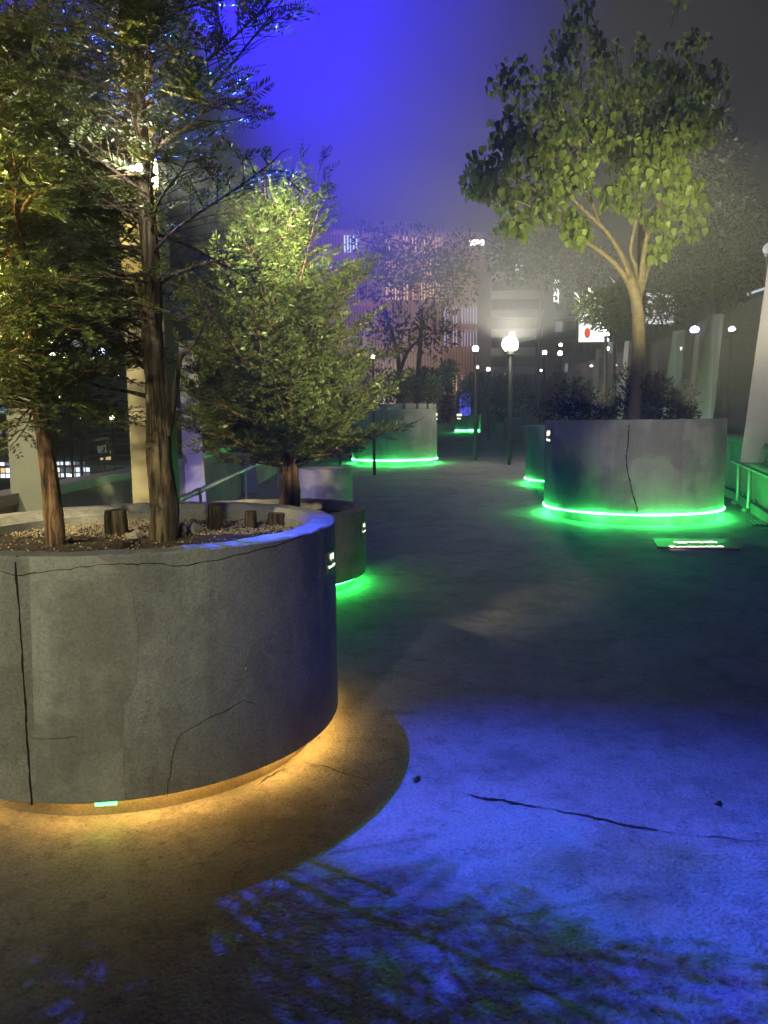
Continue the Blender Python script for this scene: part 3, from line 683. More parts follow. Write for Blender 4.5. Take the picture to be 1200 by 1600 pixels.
lm = bpy.data.meshes.new('leaf'); lm.from_pydata([tuple(v) for v in hl[0]], [], [tuple(x) for x in tris_of(hl[1])]); lm.materials.append(M['leaf'])
d, s, u = frames(hang(300), rng.uniform(-1.2, 1.2, 300))
for i in range(300):
    o = bpy.data.objects.new('leaf', lm); link(o, tD); k = random.uniform(.65, 1.1)
    mm = Matrix([[d[i][0], s[i][0], u[i][0], 0], [d[i][1], s[i][1], u[i][1], 0], [d[i][2], s[i][2], u[i][2], 0], [0, 0, 0, 1]])
    o.matrix_local = Matrix.Translation(Vector(Pf[i] - off)) @ mm @ Matrix.Scale(k, 4)
rl = bpy.data.objects.new('leaf', lm.copy()); rl.data.materials[0] = M['redleaf']; link(rl, tD); rl.location = at(758, 134, 12.3) - tDo; rl.rotation_euler = (.4, 1.2, .5); rl['label'] = 'dark red leaf'
tw = MB()
for i in range(0, len(Pall), 6):
    p = Vector(Pall[i] - off); q = Vector((3.95, 12.5, 4.6)) - tDo - p; q = q.normalized(); tw.tube([p + Vector((0, 0, .01)), p + q * .10 + Vector((0, 0, .03)), p + q * random.uniform(.2, .45)], [.002, .003, .005], 3, False)
tw.build('twigs', M['bark3'], tD, stuff=True)

def bush(name, label, cat, base, blobs, n, L, m, group=None, trunk=None, w=.5, hanging=.0, bm=None, shell=.45):
    b = Vector(base); t = thing(name, label, cat, b, 0, group)
    P, U = cloud_points(blobs, n, shell); D = U + rng.normal(0, .5, (n, 3)); D[:, 2] += .25 - hanging
    scatter('crown', leaf_card(L, L * w, .2), P - np.array(b), D, rng.uniform(.6, 1.25, n), m, t, rng.uniform(-1, 1, n))
    mb = MB()
    if trunk:
        for pl, ra, rb in trunk: limb(poly(pl, b), ra, rb, 'trunk', bm or M['barkd'], t, 7, .05, 4)
    for i in range(0, n, max(1, n // 60)):
        p = Vector(P[i]) - b; c = at(blobs[0][0], blobs[0][1], blobs[0][4]) - b; q = p.lerp(Vector((c.x, c.y, min(c.z, p.z) - .05)), .6)
        mb.tube([p, p.lerp(q, .5) + Vector((0, 0, -.02)), q], [.003 * L / .06, .005 * L / .06, .006 * L / .06], 4, False)
    mb.build('twigs', bm or M['barkd'], t, stuff=True)
    return t
# shrubs in planters
bush('shrub', 'leafy low shrub on the right side of the wide cracked planter, right of its trunk', 'shrub', (tDo.x + .5, 12.1, zr + RH - .1), [(1045, 628, 42, 34, 12.2, .45), (1020, 605, 22, 22, 12.3, .3), (1070, 645, 20, 22, 12.2, .3)], 1500, .085, M['shrub'], 'shrubs in the planters')
bush('shrub', 'dim leafy shrub just left of the pale tree trunk in the wide planter', 'shrub', (tDo.x - .6, 12.5, zr + RH - .1), [(930, 640, 55, 26, 12.6, .45), (880, 645, 40, 22, 12.6, .4), (975, 610, 16, 40, 12.6, .3), (900, 615, 35, 25, 12.9, .3)], 1600, .075, M['dleaf'], 'shrubs in the planters')
bush('shrub', 'dark arching shrub in the tall planter with the notched rim', 'shrub', (FC[0], FC[1], zf + FH - .1), [(620, 612, 70, 28, 24.3, 1.1), (670, 605, 25, 22, 24.3, .6), (590, 600, 40, 28, 24.6, .7)], 2200, .13, M['shrub'], 'shrubs in the planters')
bush('shrub', 'yellow green spiky plant lit from below behind the notched planter', 'shrub', at(700, 600, 27), [(702, 580, 14, 14, 27, .3), (690, 590, 14, 10, 27, .3)], 320, .22, M['leaf'], 'shrubs in the planters')
bush('shrub', 'dark rounded shrub growing in the small distant planter', 'shrub', (GC[0], GC[1], zg(51.5) + 1.05), [(736, 625, 22, 22, 52, .8), (728, 610, 14, 14, 52, .6)], 900, .20, M['dleaf'], 'shrubs in the planters')
bush('shrub', 'reddish upright shrub between the notched planter and the blue kiosk', 'shrub', at(697, 662, 38), [(697, 622, 11, 38, 38, .5)], 500, .2, mat('red_shrub_leaf', (.09, .03, .03), .6, .3, 4), 'shrubs in the planters')
bush('sapling', 'thin young sapling standing in the plain pale pot', 'sapling', (pc.x + .25, 12, pz + .72), [(520, 690, 34, 24, 12, .35), (548, 695, 22, 18, 12, .3), (500, 705, 30, 12, 12, .3)], 900, .07, M['shrub'], None, [([(531, 728, 12), (532, 710, 12), (530, 685, 12)], .02, .01)])
# background trees
bt = 'dark trees along the walkway'
bush('street_tree', 'dark thin tree with two bare stems before the brick building', 'tree', at(625, 640, 34), [(640, 400, 60, 48, 35, 1.6), (600, 430, 55, 45, 34, 1.5), (690, 440, 60, 50, 36, 1.6), (610, 520, 50, 40, 34, 1.4), (680, 520, 40, 40, 35, 1.4), (580, 380, 34, 30, 35, 1.2), (720, 400, 30, 40, 36, 1.2)], 3200, .26, M['dleaf'], bt,
     [([(625, 640, 34), (624, 580, 34), (618, 540, 34), (600, 480, 34)], .16, .06), ([(625, 580, 34), (640, 545, 34), (670, 520, 34)], .10, .04), ([(650, 640, 35), (655, 560, 35), (660, 480, 35)], .15, .06)])
bush('street_tree', 'big hazy dark tree crown behind the heart leaved tree, on the far right', 'tree', at(1120, 640, 24), [(1110, 260, 50, 60, 24, 1.6), (1130, 340, 45, 70, 24, 1.5), (1080, 400, 70, 45, 25, 1.5), (1150, 420, 40, 50, 24, 1.2), (1060, 460, 60, 26, 25, 1.2), (1095, 200, 40, 50, 24, 1.2), (1030, 488, 30, 22, 24, .8), (1040, 465, 26, 16, 24, .8), (1190, 360, 30, 40, 24, 1)], 6500, .2, M['dleaf'], bt,
     [([(1120, 640, 24), (1118, 560, 24), (1110, 450, 24), (1105, 300, 24)], .17, .06)])
bush('street_tree', 'dark tree crown hanging above the bright lamp, left of the heart leaved tree', 'tree', at(840, 640, 30), [(860, 400, 70, 50, 30, 1.6), (800, 390, 40, 50, 30, 1.4), (910, 420, 50, 40, 30, 1.4), (950, 480, 50, 30, 29, 1.2), (850, 350, 50, 30, 30, 1.3)], 4200, .24, M['dleaf'], bt,
     [([(842, 640, 30), (840, 560, 30), (845, 470, 30), (850, 400, 30)], .13, .05)])
bush('street_tree', 'grey green leafy tree beside the red dot billboard', 'tree', at(955, 640, 20), [(925, 478, 26, 22, 20, .7), (965, 470, 32, 24, 20, .8), (955, 500, 30, 16, 20, .7), (990, 480, 20, 24, 20, .6)], 1900, .17, M['shrub'], bt,
     [([(957, 640, 20), (960, 560, 20), (958, 490, 20)], .07, .03)])
for i, (blobs, lab) in enumerate((([(800, 620, 45, 34, 44, 2.0), (770, 610, 30, 26, 44, 1.5)], 'dark rounded hedge mass below the bright lamp'), ([(850, 625, 26, 26, 36, 1.4), (880, 610, 30, 26, 38, 1.4)], 'dark bush left above the wide cracked planter'), ([(745, 600, 26, 18, 60, 1.5)], 'distant bush behind the small planter'), ([(660, 600, 50, 24, 40, 1.5)], 'low dark bush under the two stemmed tree'))):
    bush('bush', lab, 'bush', at(blobs[0][0], 668, blobs[0][4]), blobs, 1800, .24, M['dleaf'], bt)
bush('street_tree', 'dark rounded tree below the deck, beyond the left railing glass', 'tree', at(110, 735, 26), [(100, 660, 36, 34, 26, 1.2), (130, 655, 30, 26, 26, 1.0), (80, 690, 26, 20, 26, 1)], 2200, .2, M['dleaf'], bt)

# ------------------------------------------------------------------ left railing
def fin(base, h, w0, w1, rz, label, group, thick=.03, lean=0.0, m='steel'):
    """tapered post: two steel cheeks with a clamping channel between them"""
    t = thing('railing_post', label, 'post', base, rz, group)
    for s in (-1, 1):
        mb = MB(); y = s * .055
        V = []
        for yy in (y - thick / 2, y + thick / 2): V += [(-w0 / 2, yy, 0), (w0 / 2, yy, 0), (w1 / 2 + lean, yy, h), (-w1 / 2 + lean, yy, h)]
        mb.add(V, [(3, 2, 1, 0), (4, 5, 6, 7), (0, 1, 5, 4), (1, 2, 6, 5), (2, 3, 7, 6), (3, 0, 4, 7)]); mb.build('cheek', M[m], t)
    mb = MB(); mb.add([(-w0 * .2, -.04, .02), (w0 * .2, -.04, .02), (w0 * .2, .04, .02), (-w0 * .2, .04, .02), (lean - w1 * .2, -.04, h - .03), (lean + w1 * .2, -.04, h - .03), (lean + w1 * .2, .04, h - .03), (lean - w1 * .2, .04, h - .03)],
                      [(3, 2, 1, 0), (4, 5, 6, 7), (0, 1, 5, 4), (1, 2, 6, 5), (2, 3, 7, 6), (3, 0, 4, 7)]); mb.build('channel', M['rail'], t)
    for q in (.12, .5, .88):
        mb = MB(); mb.box((lean * q, 0, h * q), (w1 * .5, .135, .05), 0, .008); mb.build('clamp', M['plate'], t)
    return t
LY = [-2, 2, 6.1, 11.3, 15.9, 21, 27, 34]
mb = MB()
for y0, y1 in zip([-12, 9], [9, 60]):
    V = []
    for y in (y0, y1): V += [(LX - .22, y, zg(y)), (LX, y, zg(y)), (LX, y, zg(y) + .98), (LX - .22, y, zg(y) + .98)]
    mb.add(V, [(0, 1, 5, 4), (1, 2, 6, 5), (2, 3, 7, 6), (3, 0, 4, 7), (3, 2, 1, 0), (4, 5, 6, 7)])
lp = thing('parapet_wall', 'dark parapet wall along the left edge behind the front planter', 'parapet', (0, 0, 0)); mb.build('wall', M['kerb'], lp)
mb = MB(); V = []
for y in (-12, 9, 60): V += [(LX - .25, y, zg(y) + .985), (LX + .03, y, zg(y) + .985), (LX + .03, y, zg(y) + 1.07), (LX - .25, y, zg(y) + 1.07)]
mb.add(V, [(i * 4 + k, i * 4 + (k + 1) % 4, i * 4 + 4 + (k + 1) % 4, i * 4 + 4 + k) for i in range(2) for k in range(4)] + [(3, 2, 1, 0), (8, 9, 10, 11)]); mb.build('coping', M['steel'], lp)
LL = {6.1: 'dark wide post at the left edge, left of the leaning trunk', 11.3: 'pale purple lit post right behind the tall pole', 15.9: 'purple lit post above the round handrail'}
for y in LY:
    if y < 5: continue
    fin((LX + .12, y, zg(y) + .02), 2.75, .34, .22, R_(8), LL.get(y, {21: 'tapered post of the left railing behind the bushy yew', 27: 'tapered post of the left railing beyond the pale pot'}.get(y, 'last tapered post of the left railing, before the brick building')), 'tapered railing posts', lean=-.03)
for y0, y1 in zip(LY, LY[1:]):
    if y1 < 5: continue
    mb = MB(); g0, g1 = max(y0, -2) + .15, y1 - .15
    V = [(LX - .1 + dx, y, zg(y) + 1.09 + dz) for dx in (-.008, .008) for y, dz in ((g0, 0), (g1, 0), (g1, 1.5), (g0, 1.5))]
    mb.add(V, [(3, 2, 1, 0), (4, 5, 6, 7), (0, 1, 5, 4), (1, 2, 6, 5), (2, 3, 7, 6), (3, 0, 4, 7)])
    tag(mb.build('glass_panel', M['glass']), 'clear glass sheet on the left parapet ' + ('beside the leaning trunk' if y0 < 6 and y1 > 6 else 'between the dark wide post and the tall pole' if y0 < 7 else 'farther along, ' + {11.3: 'behind the tall pole', 15.9: 'above the round handrail', 21: 'behind the bushy yew', 27: 'at the distant end'}.get(y0, 'close by')), 'glass panel', 'glass railing panels')
# handrail
ha, hb = at(270, 786, 8.1), at(436, 710, 17.5)
hr = thing('handrail', 'round steel tube handrail sloping behind the front planter', 'handrail', (ha.x, ha.y, zg(8)))
mb = MB(); d = hb - ha; mb.tube([Vector((0, 0, ha.z)), Vector((0, 0, ha.z)) + d * .5, Vector((0, 0, ha.z)) + d], .034, 14); mb.build('tube', M['rail'], hr, True)
mb = MB(); c = Vector((0, 0, ha.z)) + d * .125; mb.tube([c - d * .006, c + d * .006], .045, 14); mb.build('collar', M['steel'], hr, True)
for q in (.14, .5, .97):
    c = Vector((0, 0, ha.z)) + d * q; mb = MB(); mb.tube([Vector((c.x, c.y, zg(ha.y + c.y) - .0)), c - Vector((0, 0, .03))], .02, 8); mb.build('baluster', M['rail'], hr, True)

# ------------------------------------------------------------------ tall pole with floodlights
pb = at(246, 800, 5.35); pole = thing('lamp_pole', 'tall cream painted lamp pole behind the front planter, number 91 on its side', 'lamp post', (pb.x, 5.35, 0))
mb = MB(); mb.box((0, 0, 3.4), (.27, .24, 6.8), 0, .012); mb.build('shaft', M['pole'], pole)
mb = MB(); mb.box((0, 0, .02), (.46, .44, .04), 0, .01); mb.build('base_plate', M['steel'], pole)
text('91', .075, 'number', M['dark'], pole, Matrix.Translation((.075, -.1235, at(262, 588, 5.35).z)) @ Matrix.Rotation(math.pi / 2, 4, 'X'), .001)
fixt = thing('floodlight', 'blue floodlight high on the tall pole, just above the picture', 'floodlight', LB)
mb = MB(); mb.box((0, .12, .06), (.34, .16, .26), 0, .03); mb.build('housing', M['dark'], fixt)
mb = MB(); mb.tube([Vector((0, .2, .1)), Vector((pb.x - LB.x, 5.22 - LB.y, .2))], .02, 8); mb.build('bracket', M['dark'], fixt)
FLO = []
for px, py, r in ((206, 263, .012), (217, 262, .017)):
    p = at(px, py, 3.76); FLO.append(p)
    t = thing('spotlight', 'glowing warm spotlight clamped on the middle trunk, ' + ('smaller one at left' if r < .015 else 'brighter one at right'), 'spotlight', p, 0, 'spotlights on the middle trunk')
    mb = MB(); mb.ball((0, 0, 0), r, 12, 8); mb.build('bulb', M.setdefault('hot', emit('hot_bulb', (1.0, .9, .65), 60)), t, True)
    mb = MB(); mb.tube([Vector((0, .09, .01)), Vector((0, .02, .0))], [.018, .028], 12, False); mb.build('housing', M['dark'], t, True)
pl = at(217, 262, 5.1) + Vector((.05, -.12, .0))
spot('unseen_light_tree', (2.7, 1.9, .7), (3.5, 12.0, 4.45), 12500, (1.0, .92, .40), 23, .8, .06)  # unseen lamp added low in front to light the leaves
spot('added_uplight', (3.3, 11.15, 1.75), (2.6, 11.3, 4.4), 300, (1.0, .92, .42), 120, .8, .05)  # unseen uplight added behind the rim for the lower leaves
spot('added_uplight_right', (4.5, 11.25, 1.72), (5.3, 11.4, 4.4), 260, (1.0, .92, .42), 110, .8, .05)  # second added uplight, unseen, for the leaves on the right
point('trunk_spot_glow', FLO[1] + Vector((0.0, -.14, .0)), 9, (1.0, .95, .75), .04)
spot('added_bush_spot', pl + Vector((0, .1, 0)), (-1.1, 7.3, 3.3), 2600, (.95, 1.0, .55), 46, .8, .04)  # added spot without a fixture, brightens the top of the bushy yew
spot('unseen_light_planter', (1.6, -1.2, 1.9), (4.25, 11.0, 1.05), 2600, (1.0, .93, .80), 14, .9, .08)  # unseen lamp added to light the front of the wide planter
# assumed lamps outside the frame, unseen; set to match how surfaces are lit
spot('unseen_light_left', (-4.3, -0.6, 5.2), (-2.1, 5.0, 1.9), 4200, (1.0, .84, .42), 38, .9, .12)
spot('unseen_light_behind', (-2.2, -3.2, 4.5), (-2.05, 3.2, 1.05), 1400, (1.0, .97, .62), 34, 1.0, .3)
spot('unseen_light_path', (3.4, 3.1, 3.0), (-.85, 7.4, 2.35), 5200, (1.0, .93, .46), 26, .7, .06)  # added to light the bushy yew from the front
spot('unseen_light_right', (5.9, 7.4, 4.6), (7.0, 15.5, 2.6), 1000, (1.0, .92, .86), 60, .9, .2)  # added to light the right railing posts
spot('unseen_light_low_left', (-2.75, 3.4, 1.5), (-1.75, 3.75, 3.2), 1150, (1.0, .82, .22), 100, .9, .06)

spot('added_parapet_uplight', (-2.45, 9.3, .25), (-2.9, 13.5, 1.2), 90, (.30, .22, 1.0), 100, .8, .05)  # unseen violet lamp added to tint the left posts
# ------------------------------------------------------------------ right parapet
def rp_pt(i): return Vector((RP[i][0], RP[i][1], zg(RP[i][1])))
par = thing('parapet_wall', 'grey green lit parapet wall along the right edge beside the wide cracked planter', 'parapet', (0, 0, 0))
def strip(pts, x0, x1, z0, z1):
    mb = MB(); V = []
    for x, y in pts: V += [(x + x0, y, zg(y) + z0), (x + x1, y, zg(y) + z0), (x + x1, y, zg(y) + z1), (x + x0, y, zg(y) + z1)]
    n = len(pts); mb.add(V, [(i * 4 + k, i * 4 + (k + 1) % 4, i * 4 + 4 + (k + 1) % 4, i * 4 + 4 + k) for i in range(n - 1) for k in range(4)] + [(3, 2, 1, 0), tuple(4 * n - 4 + k for k in range(4))]); return mb
strip(RP, 0, .22, 0, 1.05).build('wall', M['kerb'], par)
strip(RP, -.02, .26, 1.055, 1.16).build('coping', M['steel'], par)
strip(RP, -.10, -.003, .005, .16).build('kerb', M['kerb'], par)
rl_ = [(x, y) for x, y in RP if y < 15]
hr2 = thing('handrail', 'flat steel rail on round brackets along the right parapet', 'handrail', (0, 0, 0))
strip(rl_, -.16, -.07, .70, .73).build('rail', M['rail'], hr2)
for q, y in ((.0, 12.4), (.4, 13.4)):
    x = np.interp(y, [b for a, b in RP], [a for a, b in RP]) - .12; mb = MB(); mb.tube([Vector((x, y, zg(y) + .01)), Vector((x, y, zg(y) + .7))], .03, 12); mb.build('post', M['rail'], hr2, True)
    mb = MB(); mb.box((x, y, zg(y) + .03), (.16, .16, .06), 0, .01); mb.build('foot', M['steel'], hr2)
    mb = MB(); mb.tube([Vector((x + .09, y - .02, zg(y) + .01)), Vector((x + .09, y - .02, zg(y) + .2))], .035, 12); mb.build('light_can', M['steel'], hr2, True)
fins = [(1183, 12.0, 3.3, 'broad tapered steel post cut by the right edge of the picture'), (1094, 15.2, 2.65, 'tall tapered steel post just past the wide planter, warm reflections in its channel'), (1078, 26.0, 3.2, 'slim lit post seen between two broader railing posts'), (1043, 19.5, 2.75, 'grey tapered post with a bright edge behind the planter shrub'), (970, 24.5, 2.9, 'thin bright edged post just left of the pale tree trunk'), (927, 29.0, 3.0, 'thin bright edged post below the red dot billboard'), (885, 34.0, 3.1, 'thin bright edged post farthest left in the right railing')]
for px, Y, h, lab in fins:
    p = at(px, 640, Y); p.z = zg(Y) + .85
    w0 = .42 if Y < 22 else .26
    fin(p, h, w0, w0 * .68, math.atan2(-.45, 1) if Y < 22 else R_(-60), lab, 'tapered railing posts', .03, .22 if Y < 22 else .25)
gp_ = [fins[0], fins[1], fins[3], fins[4], fins[5], fins[6]]
for (pa, Ya, ha_, la), (pb_, Yb, hb_, lb) in zip(gp_, gp_[1:]):
    a = at(pa, 640, Ya); b = at(pb_, 640, Yb); a.z = zg(Ya); b.z = zg(Yb); dd = (b - a).normalized(); a = a + dd * .3 + Vector((.14, 0, 0)); b = b - dd * .3 + Vector((.14, 0, 0))
    nrm = Vector((dd.y, -dd.x, 0)) * .008; mb = MB()
    V = [tuple(p + nrm * s + Vector((0, 0, z))) for s in (-1, 1) for p, z in ((a, 1.2), (b, 1.2), (b, 1.2 + 2.3), (a, 1.2 + 2.3))]
    mb.add(V, [(3, 2, 1, 0), (4, 5, 6, 7), (0, 1, 5, 4), (1, 2, 6, 5), (2, 3, 7, 6), (3, 0, 4, 7)])
    tag(mb.build('glass_panel', M['glass']), 'tall glass sheet of the right railing, ' + {12.0: 'nearest, right of the wide planter', 15.2: 'behind the planter shrub', 19.5: 'behind the pale tree trunk', 24.5: 'below the grey green tree', 29.0: 'at the far left end'}[Ya], 'glass panel', 'glass railing panels')
# drain grate at the right edge
dg = thing('drain_grate', 'dark drain grate with a pale edge at the foot of the right railing', 'drain', tuple(gpx(1200, 818, zg(11.2) + .004)))
mb = MB(); mb.box((0, 0, .004), (.5, .55, .012), R_(-15)); mb.build('frame', M['dark'], dg)
for k in range(7):
    mb = MB(); mb.box((-.20 + k * .066, (-.20 + k * .066) * -.27, .014), (.02, .5, .012), R_(-15)); mb.build('bar', M['steel'], dg)

# ------------------------------------------------------------------ lamps along the walkway
def lamp(px, py, Y, r, color, strength, energy, label, cat='lamp post', group='lit lamps along the walkway', zbase=None, post=True, soft=.1, thin=1.0):
    p = at(px, py, Y); zb = zg(Y) if zbase is None else zbase
    t = thing('lamp_post', label, cat, (p.x, p.y, zb), 0, group)
    mb = MB(); mb.ball((0, 0, p.z - zb), r, 14, 9); mb.build('lamp_head', emit('lamp_glow', color, strength), t, True)
    if post:
        mb = MB(); mb.tube([Vector((0, 0, 0)), Vector((0, 0, p.z - zb - r * .9))], [(r * .45 + .02) * thin, (r * .3 + .015) * thin], 10); mb.build('post', M['dark'], t, True)
        mb = MB(); mb.lathe([(0, p.z - zb - r * 1.3), (r * .6, p.z - zb - r * 1.25), (r * .75, p.z - zb - r * .8), (0, p.z - zb - r * .75)], 14, closed=False); mb.build('collar', M['dark'], t, True)
    if energy: point('lamp_light', p + Vector((0, -r - .12, 0)), energy, color, soft)
    return t
lamp(797, 538, 23, .24, (1.0, .90, .62), 50, 0, 'dazzling warm white lamp in the middle of the view', thin=.5)
cl = at(797, 538, 23) + Vector((0, -.35, 0)); point('lamp_light', cl, 300, (1.0, .90, .70), .15); spot('lamp_flood', cl, cl + Vector((0, -3, 8)), 5200, (1.0, .92, .70), 150, .35, .12)
lamp(800, 523, 26, .09, (1.0, .95, .8), 40, 0, 'small round white lamp right above the dazzling one')
lamp(743, 545, 25, .10, (.55, .6, 1.0), 60, 0, 'small blue white lamp left of the dazzling one')
lamp(947, 520, 25, .12, (.45, .55, 1.0), 60, 0, 'blue white lamp beside the red dot billboard')
lamp(583, 558, 20, .05, (1.0, .75, .35), 60, 0, 'small amber lamp at the right side of the bushy yew')
lamp(103, 557, 16, .05, (1.0, .8, .45), 45, 0, 'amber lamp among the leaves over the left glass', zbase=-8)
k = 0
for px, py, Y, r, lab in ((763, 577, 40, .10, 'tiny white globe lamp just left under the dazzling lamp'), (746, 574, 44, .08, 'tiny globe lamp under the blue white lamp'), (851, 551, 42, .12, 'white globe lamp right of the dazzling lamp'), (875, 552, 42, .13, 'second white globe lamp right of the dazzling lamp'), (876, 539, 46, .10, 'yellowish globe lamp hung over the second white globe'), (845, 579, 44, .07, 'faint low globe lamp under the white globes'), (949, 545, 30, .07, 'small low globe lamp under the one beside the billboard'), (949, 531, 31, .06, 'dim blue globe lamp touching the one beside the billboard'), (1180, 610, 40, .1, 'small globe lamp seen through the right glass panel')):
    lamp(px, py, Y, r, (1.0, .93, .75), 18, 0, lab, group='small globe lamps')
lamp(1202, 389, 20, .16, (.8, .8, .85), .5, 0, 'unlit pale globe street lamp cut by the right edge')  # unlit globe; its paleness is put in as a faint glow
t = thing('tube_light', 'slanting pale tube light at the right edge above the railing', 'tube light', at(1170, 459, 19)); a = at(1170, 459, 19); b = at(1215, 444, 19)
mb = MB(); mb.tube([Vector((0, 0, 0)), b - a], .03, 10); mb.build('tube', emit('tube_glow', (.75, .78, 1), .7), t, True)
mb = MB(); mb.tube([Vector((0, 0, 0)) - (b - a) * .03, (b - a) * .06], .05, 10); mb.build('end_cap', M['steel'], t, True)
mb = MB(); mb.tube([b - a, Vector((b.x - a.x, 0, zg(19) - a.z))], .05, 8); mb.build('mast', M['steel'], t, True)

# blue kiosk far away and its light on the floor
kc = at(727, 640, 58); kt = thing('kiosk', 'small blue lit kiosk far down the walkway behind the small planter', 'kiosk', (kc.x, 58, zg(58)))
mb = MB(); mb.box((0, .5, 1.45), (1.1, 1.0, 2.9), 0, .05); mb.build('body', M['grey'], kt)
mb = MB(); mb.box((0, -.012, 1.7), (.85, .02, 2.1)); mb.build('lit_front', emit('kiosk_blue', (.12, .12, 1.0), .9), kt)
spot('kiosk_light', at(715, 600, 50), gpx(690, 672, .8), 140, (.1, .1, 1.0), 60, .6, .1)

# ------------------------------------------------------------------ buildings
def facade_building(name, label, px0, px1, pyt, Y, depth, floors, bays, wallm, litf, fin_step=None, finm=None, skew=0.0, zb=-8.0, ptop=None, fd=.5, win=(.62, .7)):
    a = at(px0, pyt, Y); b = at(px1, pyt, Y); wd = b.x - a.x; h = a.z - zb
    t = thing(name, label, 'building', (a.x, Y, zb), skew)
    mb = MB(); mb.box((wd / 2, depth / 2 + .4, h / 2), (wd, depth, h)); mb.build('wall', wallm, t)
    fh = h / floors; bw = wd / bays
    for i in range(floors):
        for j in range(bays):
            m = litf(i, j)
            if m is None: continue
            mb = MB(); mb.box((bw * (j + .5), .36, fh * (i + .5)), (bw * win[0], .06, fh * win[1])); mb.build('window', m, t)
    return t, wd, h, fh
EM = {k: emit('window_' + k, c, s) for k, c, s in (('warm', (1, .62, .30), 1.5), ('orange', (1, .42, .12), 1.4), ('cyan', (.7, 1, .95), 1.5), ('blue', (.55, .6, 1), 1.4), ('pink', (1, .5, .75), 1.2), ('dim', (1, .7, .45), .22), ('white', (.9, .95, 1), 2.2), ('dimw', (.8, .85, 1), .25))}
wdk = mat('dark_pane', (.03, .03, .035), .2)
def lit_brick(i, j):
    u = (j + .5) / 22; z = i / 12
    if z > .84 and .22 < u < .36: return EM['cyan'] if (j * 7 + i) % 3 else EM['dim']
    if z > .7 and .45 < u < .78: return EM['warm'] if (j * 5 + i * 3) % 4 else EM['orange']
    if .56 < z < .72 and u > .78: return EM['blue']
    if z < .5 and .7 < u < .95 and i == 5: return EM['pink'] if j % 2 else EM['warm']
    return EM['dim'] if (i * 13 + j * 7) % 5 == 0 else wdk
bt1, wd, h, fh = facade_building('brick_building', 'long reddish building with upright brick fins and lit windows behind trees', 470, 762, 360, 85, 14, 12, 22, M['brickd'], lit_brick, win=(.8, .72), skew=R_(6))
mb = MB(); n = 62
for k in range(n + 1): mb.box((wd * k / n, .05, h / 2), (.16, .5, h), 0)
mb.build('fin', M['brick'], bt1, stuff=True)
for i in range(1, 13): 
    mb = MB(); mb.box((wd / 2, .12, fh * i - .12), (wd + .2, .3, .42)); mb.build('floor_band', M['brick'], bt1)
mb = MB(); mb.box((wd * .42, 8.0, h + 1.1), (wd * .80, 9.0, 2.2)); mb.build('roof_storey', M['brickd'], bt1)
mb = MB()
for k in range(40): mb.box((wd * .03 + wd * .78 * k / 39, 3.38, h + 1.1), (.16, .22, 1.9))
mb.build('roof_fin', M['brick'], bt1, stuff=True)
spot('added_facade_spot', at(600, 640, 60), at(640, 430, 85), 26000, (1.0, .76, .55), 70, .8, .5)  # unseen lamp added to brighten the brick facade
mb = MB(); q0, q1 = at(734, 379, 84), at(756, 379, 84); rt = thing('roof_sign', 'bright white strip sign at the top corner of the brick building', 'sign', q0)
mb.box(((q1.x - q0.x) / 2, 0, 0), (q1.x - q0.x, .25, .5)); mb.build('lit_face', emit('sign_white', (1, 1, 1), 5), rt)
mb = MB(); mb.box(((q1.x - q0.x) / 2, .35, 0), (q1.x - q0.x + .1, .35, .6)); mb.build('box_frame', M['grey'], rt)
# centre banded building
bt2, wd, h, fh = facade_building('banded_building', 'pale office block with horizontal bands behind the dazzling lamp', 770, 866, 400, 75, 14, 14, 8, M['grey'], lambda i, j: (EM['white'] if (i * 5 + j * 3) % 37 == 0 else wdk), win=(.94, .5))
for i in range(1, 15):
    mb = MB(); mb.box((wd / 2, .18, fh * i), (wd + .2, .35, fh * .42)); mb.build('floor_band', M['pale'], bt2)
bt3, wd, h, fh = facade_building('dark_building', 'dark block to the right of the pale banded one', 868, 1000, 425, 70, 14, 12, 8, M['grey'], lambda i, j: (EM['dimw'] if (i * 7 + j * 5) % 9 == 0 else wdk), win=(.7, .5))
for i in range(1, 13):
    mb = MB(); mb.box((wd / 2, .2, fh * i), (wd + .1, .3, fh * .2)); mb.build('floor_band', M['grey'], bt3)
# left slatted building and station hall
bt4, wd, h, fh = facade_building('slatted_building', 'dark tower with thin horizontal slats behind the tall pole and leaves', 118, 208, 410, 48, 12, 14, 5, M['grey'], lambda i, j: (EM['warm'] if (i, j) in ((6, 4), (5, 1)) else wdk), win=(.94, .4), zb=-8)
for i in range(1, 29):
    mb = MB(); mb.box((wd / 2, .16, fh * i / 2), (wd + .1, .3, .10)); mb.build('slat', M['pale'], bt4)
hall_l = lambda i, j: EM['white'] if (i == 2) else (EM['warm'] if (j * 3 + i) % 7 == 0 else EM['white'] if (j * 5 + i * 3) % 4 else EM['dimw'])
bt5, wd, h, fh = facade_building('station_hall', 'low hall with rows of white lit windows beneath the deck, seen through the left glass', -60, 208, 720, 52, 10, 6, 26, M['grey'], lambda i, j: None, zb=-8)
topz = h
for r, (y0, y1) in enumerate(((722, 727), (731, 738), (740, 746))):
    za = at(100, y0, 52).z + 8; zb_ = at(100, y1, 52).z + 8
    for j in range(34):
        if r == 0 and j % 7 == 3: continue
        mb = MB(); x = wd * (j + .5) / 34; mb.box((x, .36, (za + zb_) / 2), (wd / 34 * .72, .06, za - zb_))
        mb.build('window', EM[('white', 'white', 'warm', 'dimw', 'white', 'white', 'dimw')[(j * 3 + r * 2) % 7]], bt5)
mb = MB(); mb.box((wd / 2, .1, topz + .12), (wd + .4, 1.2, .24)); mb.build('roof_edge', M['pale'], bt5)
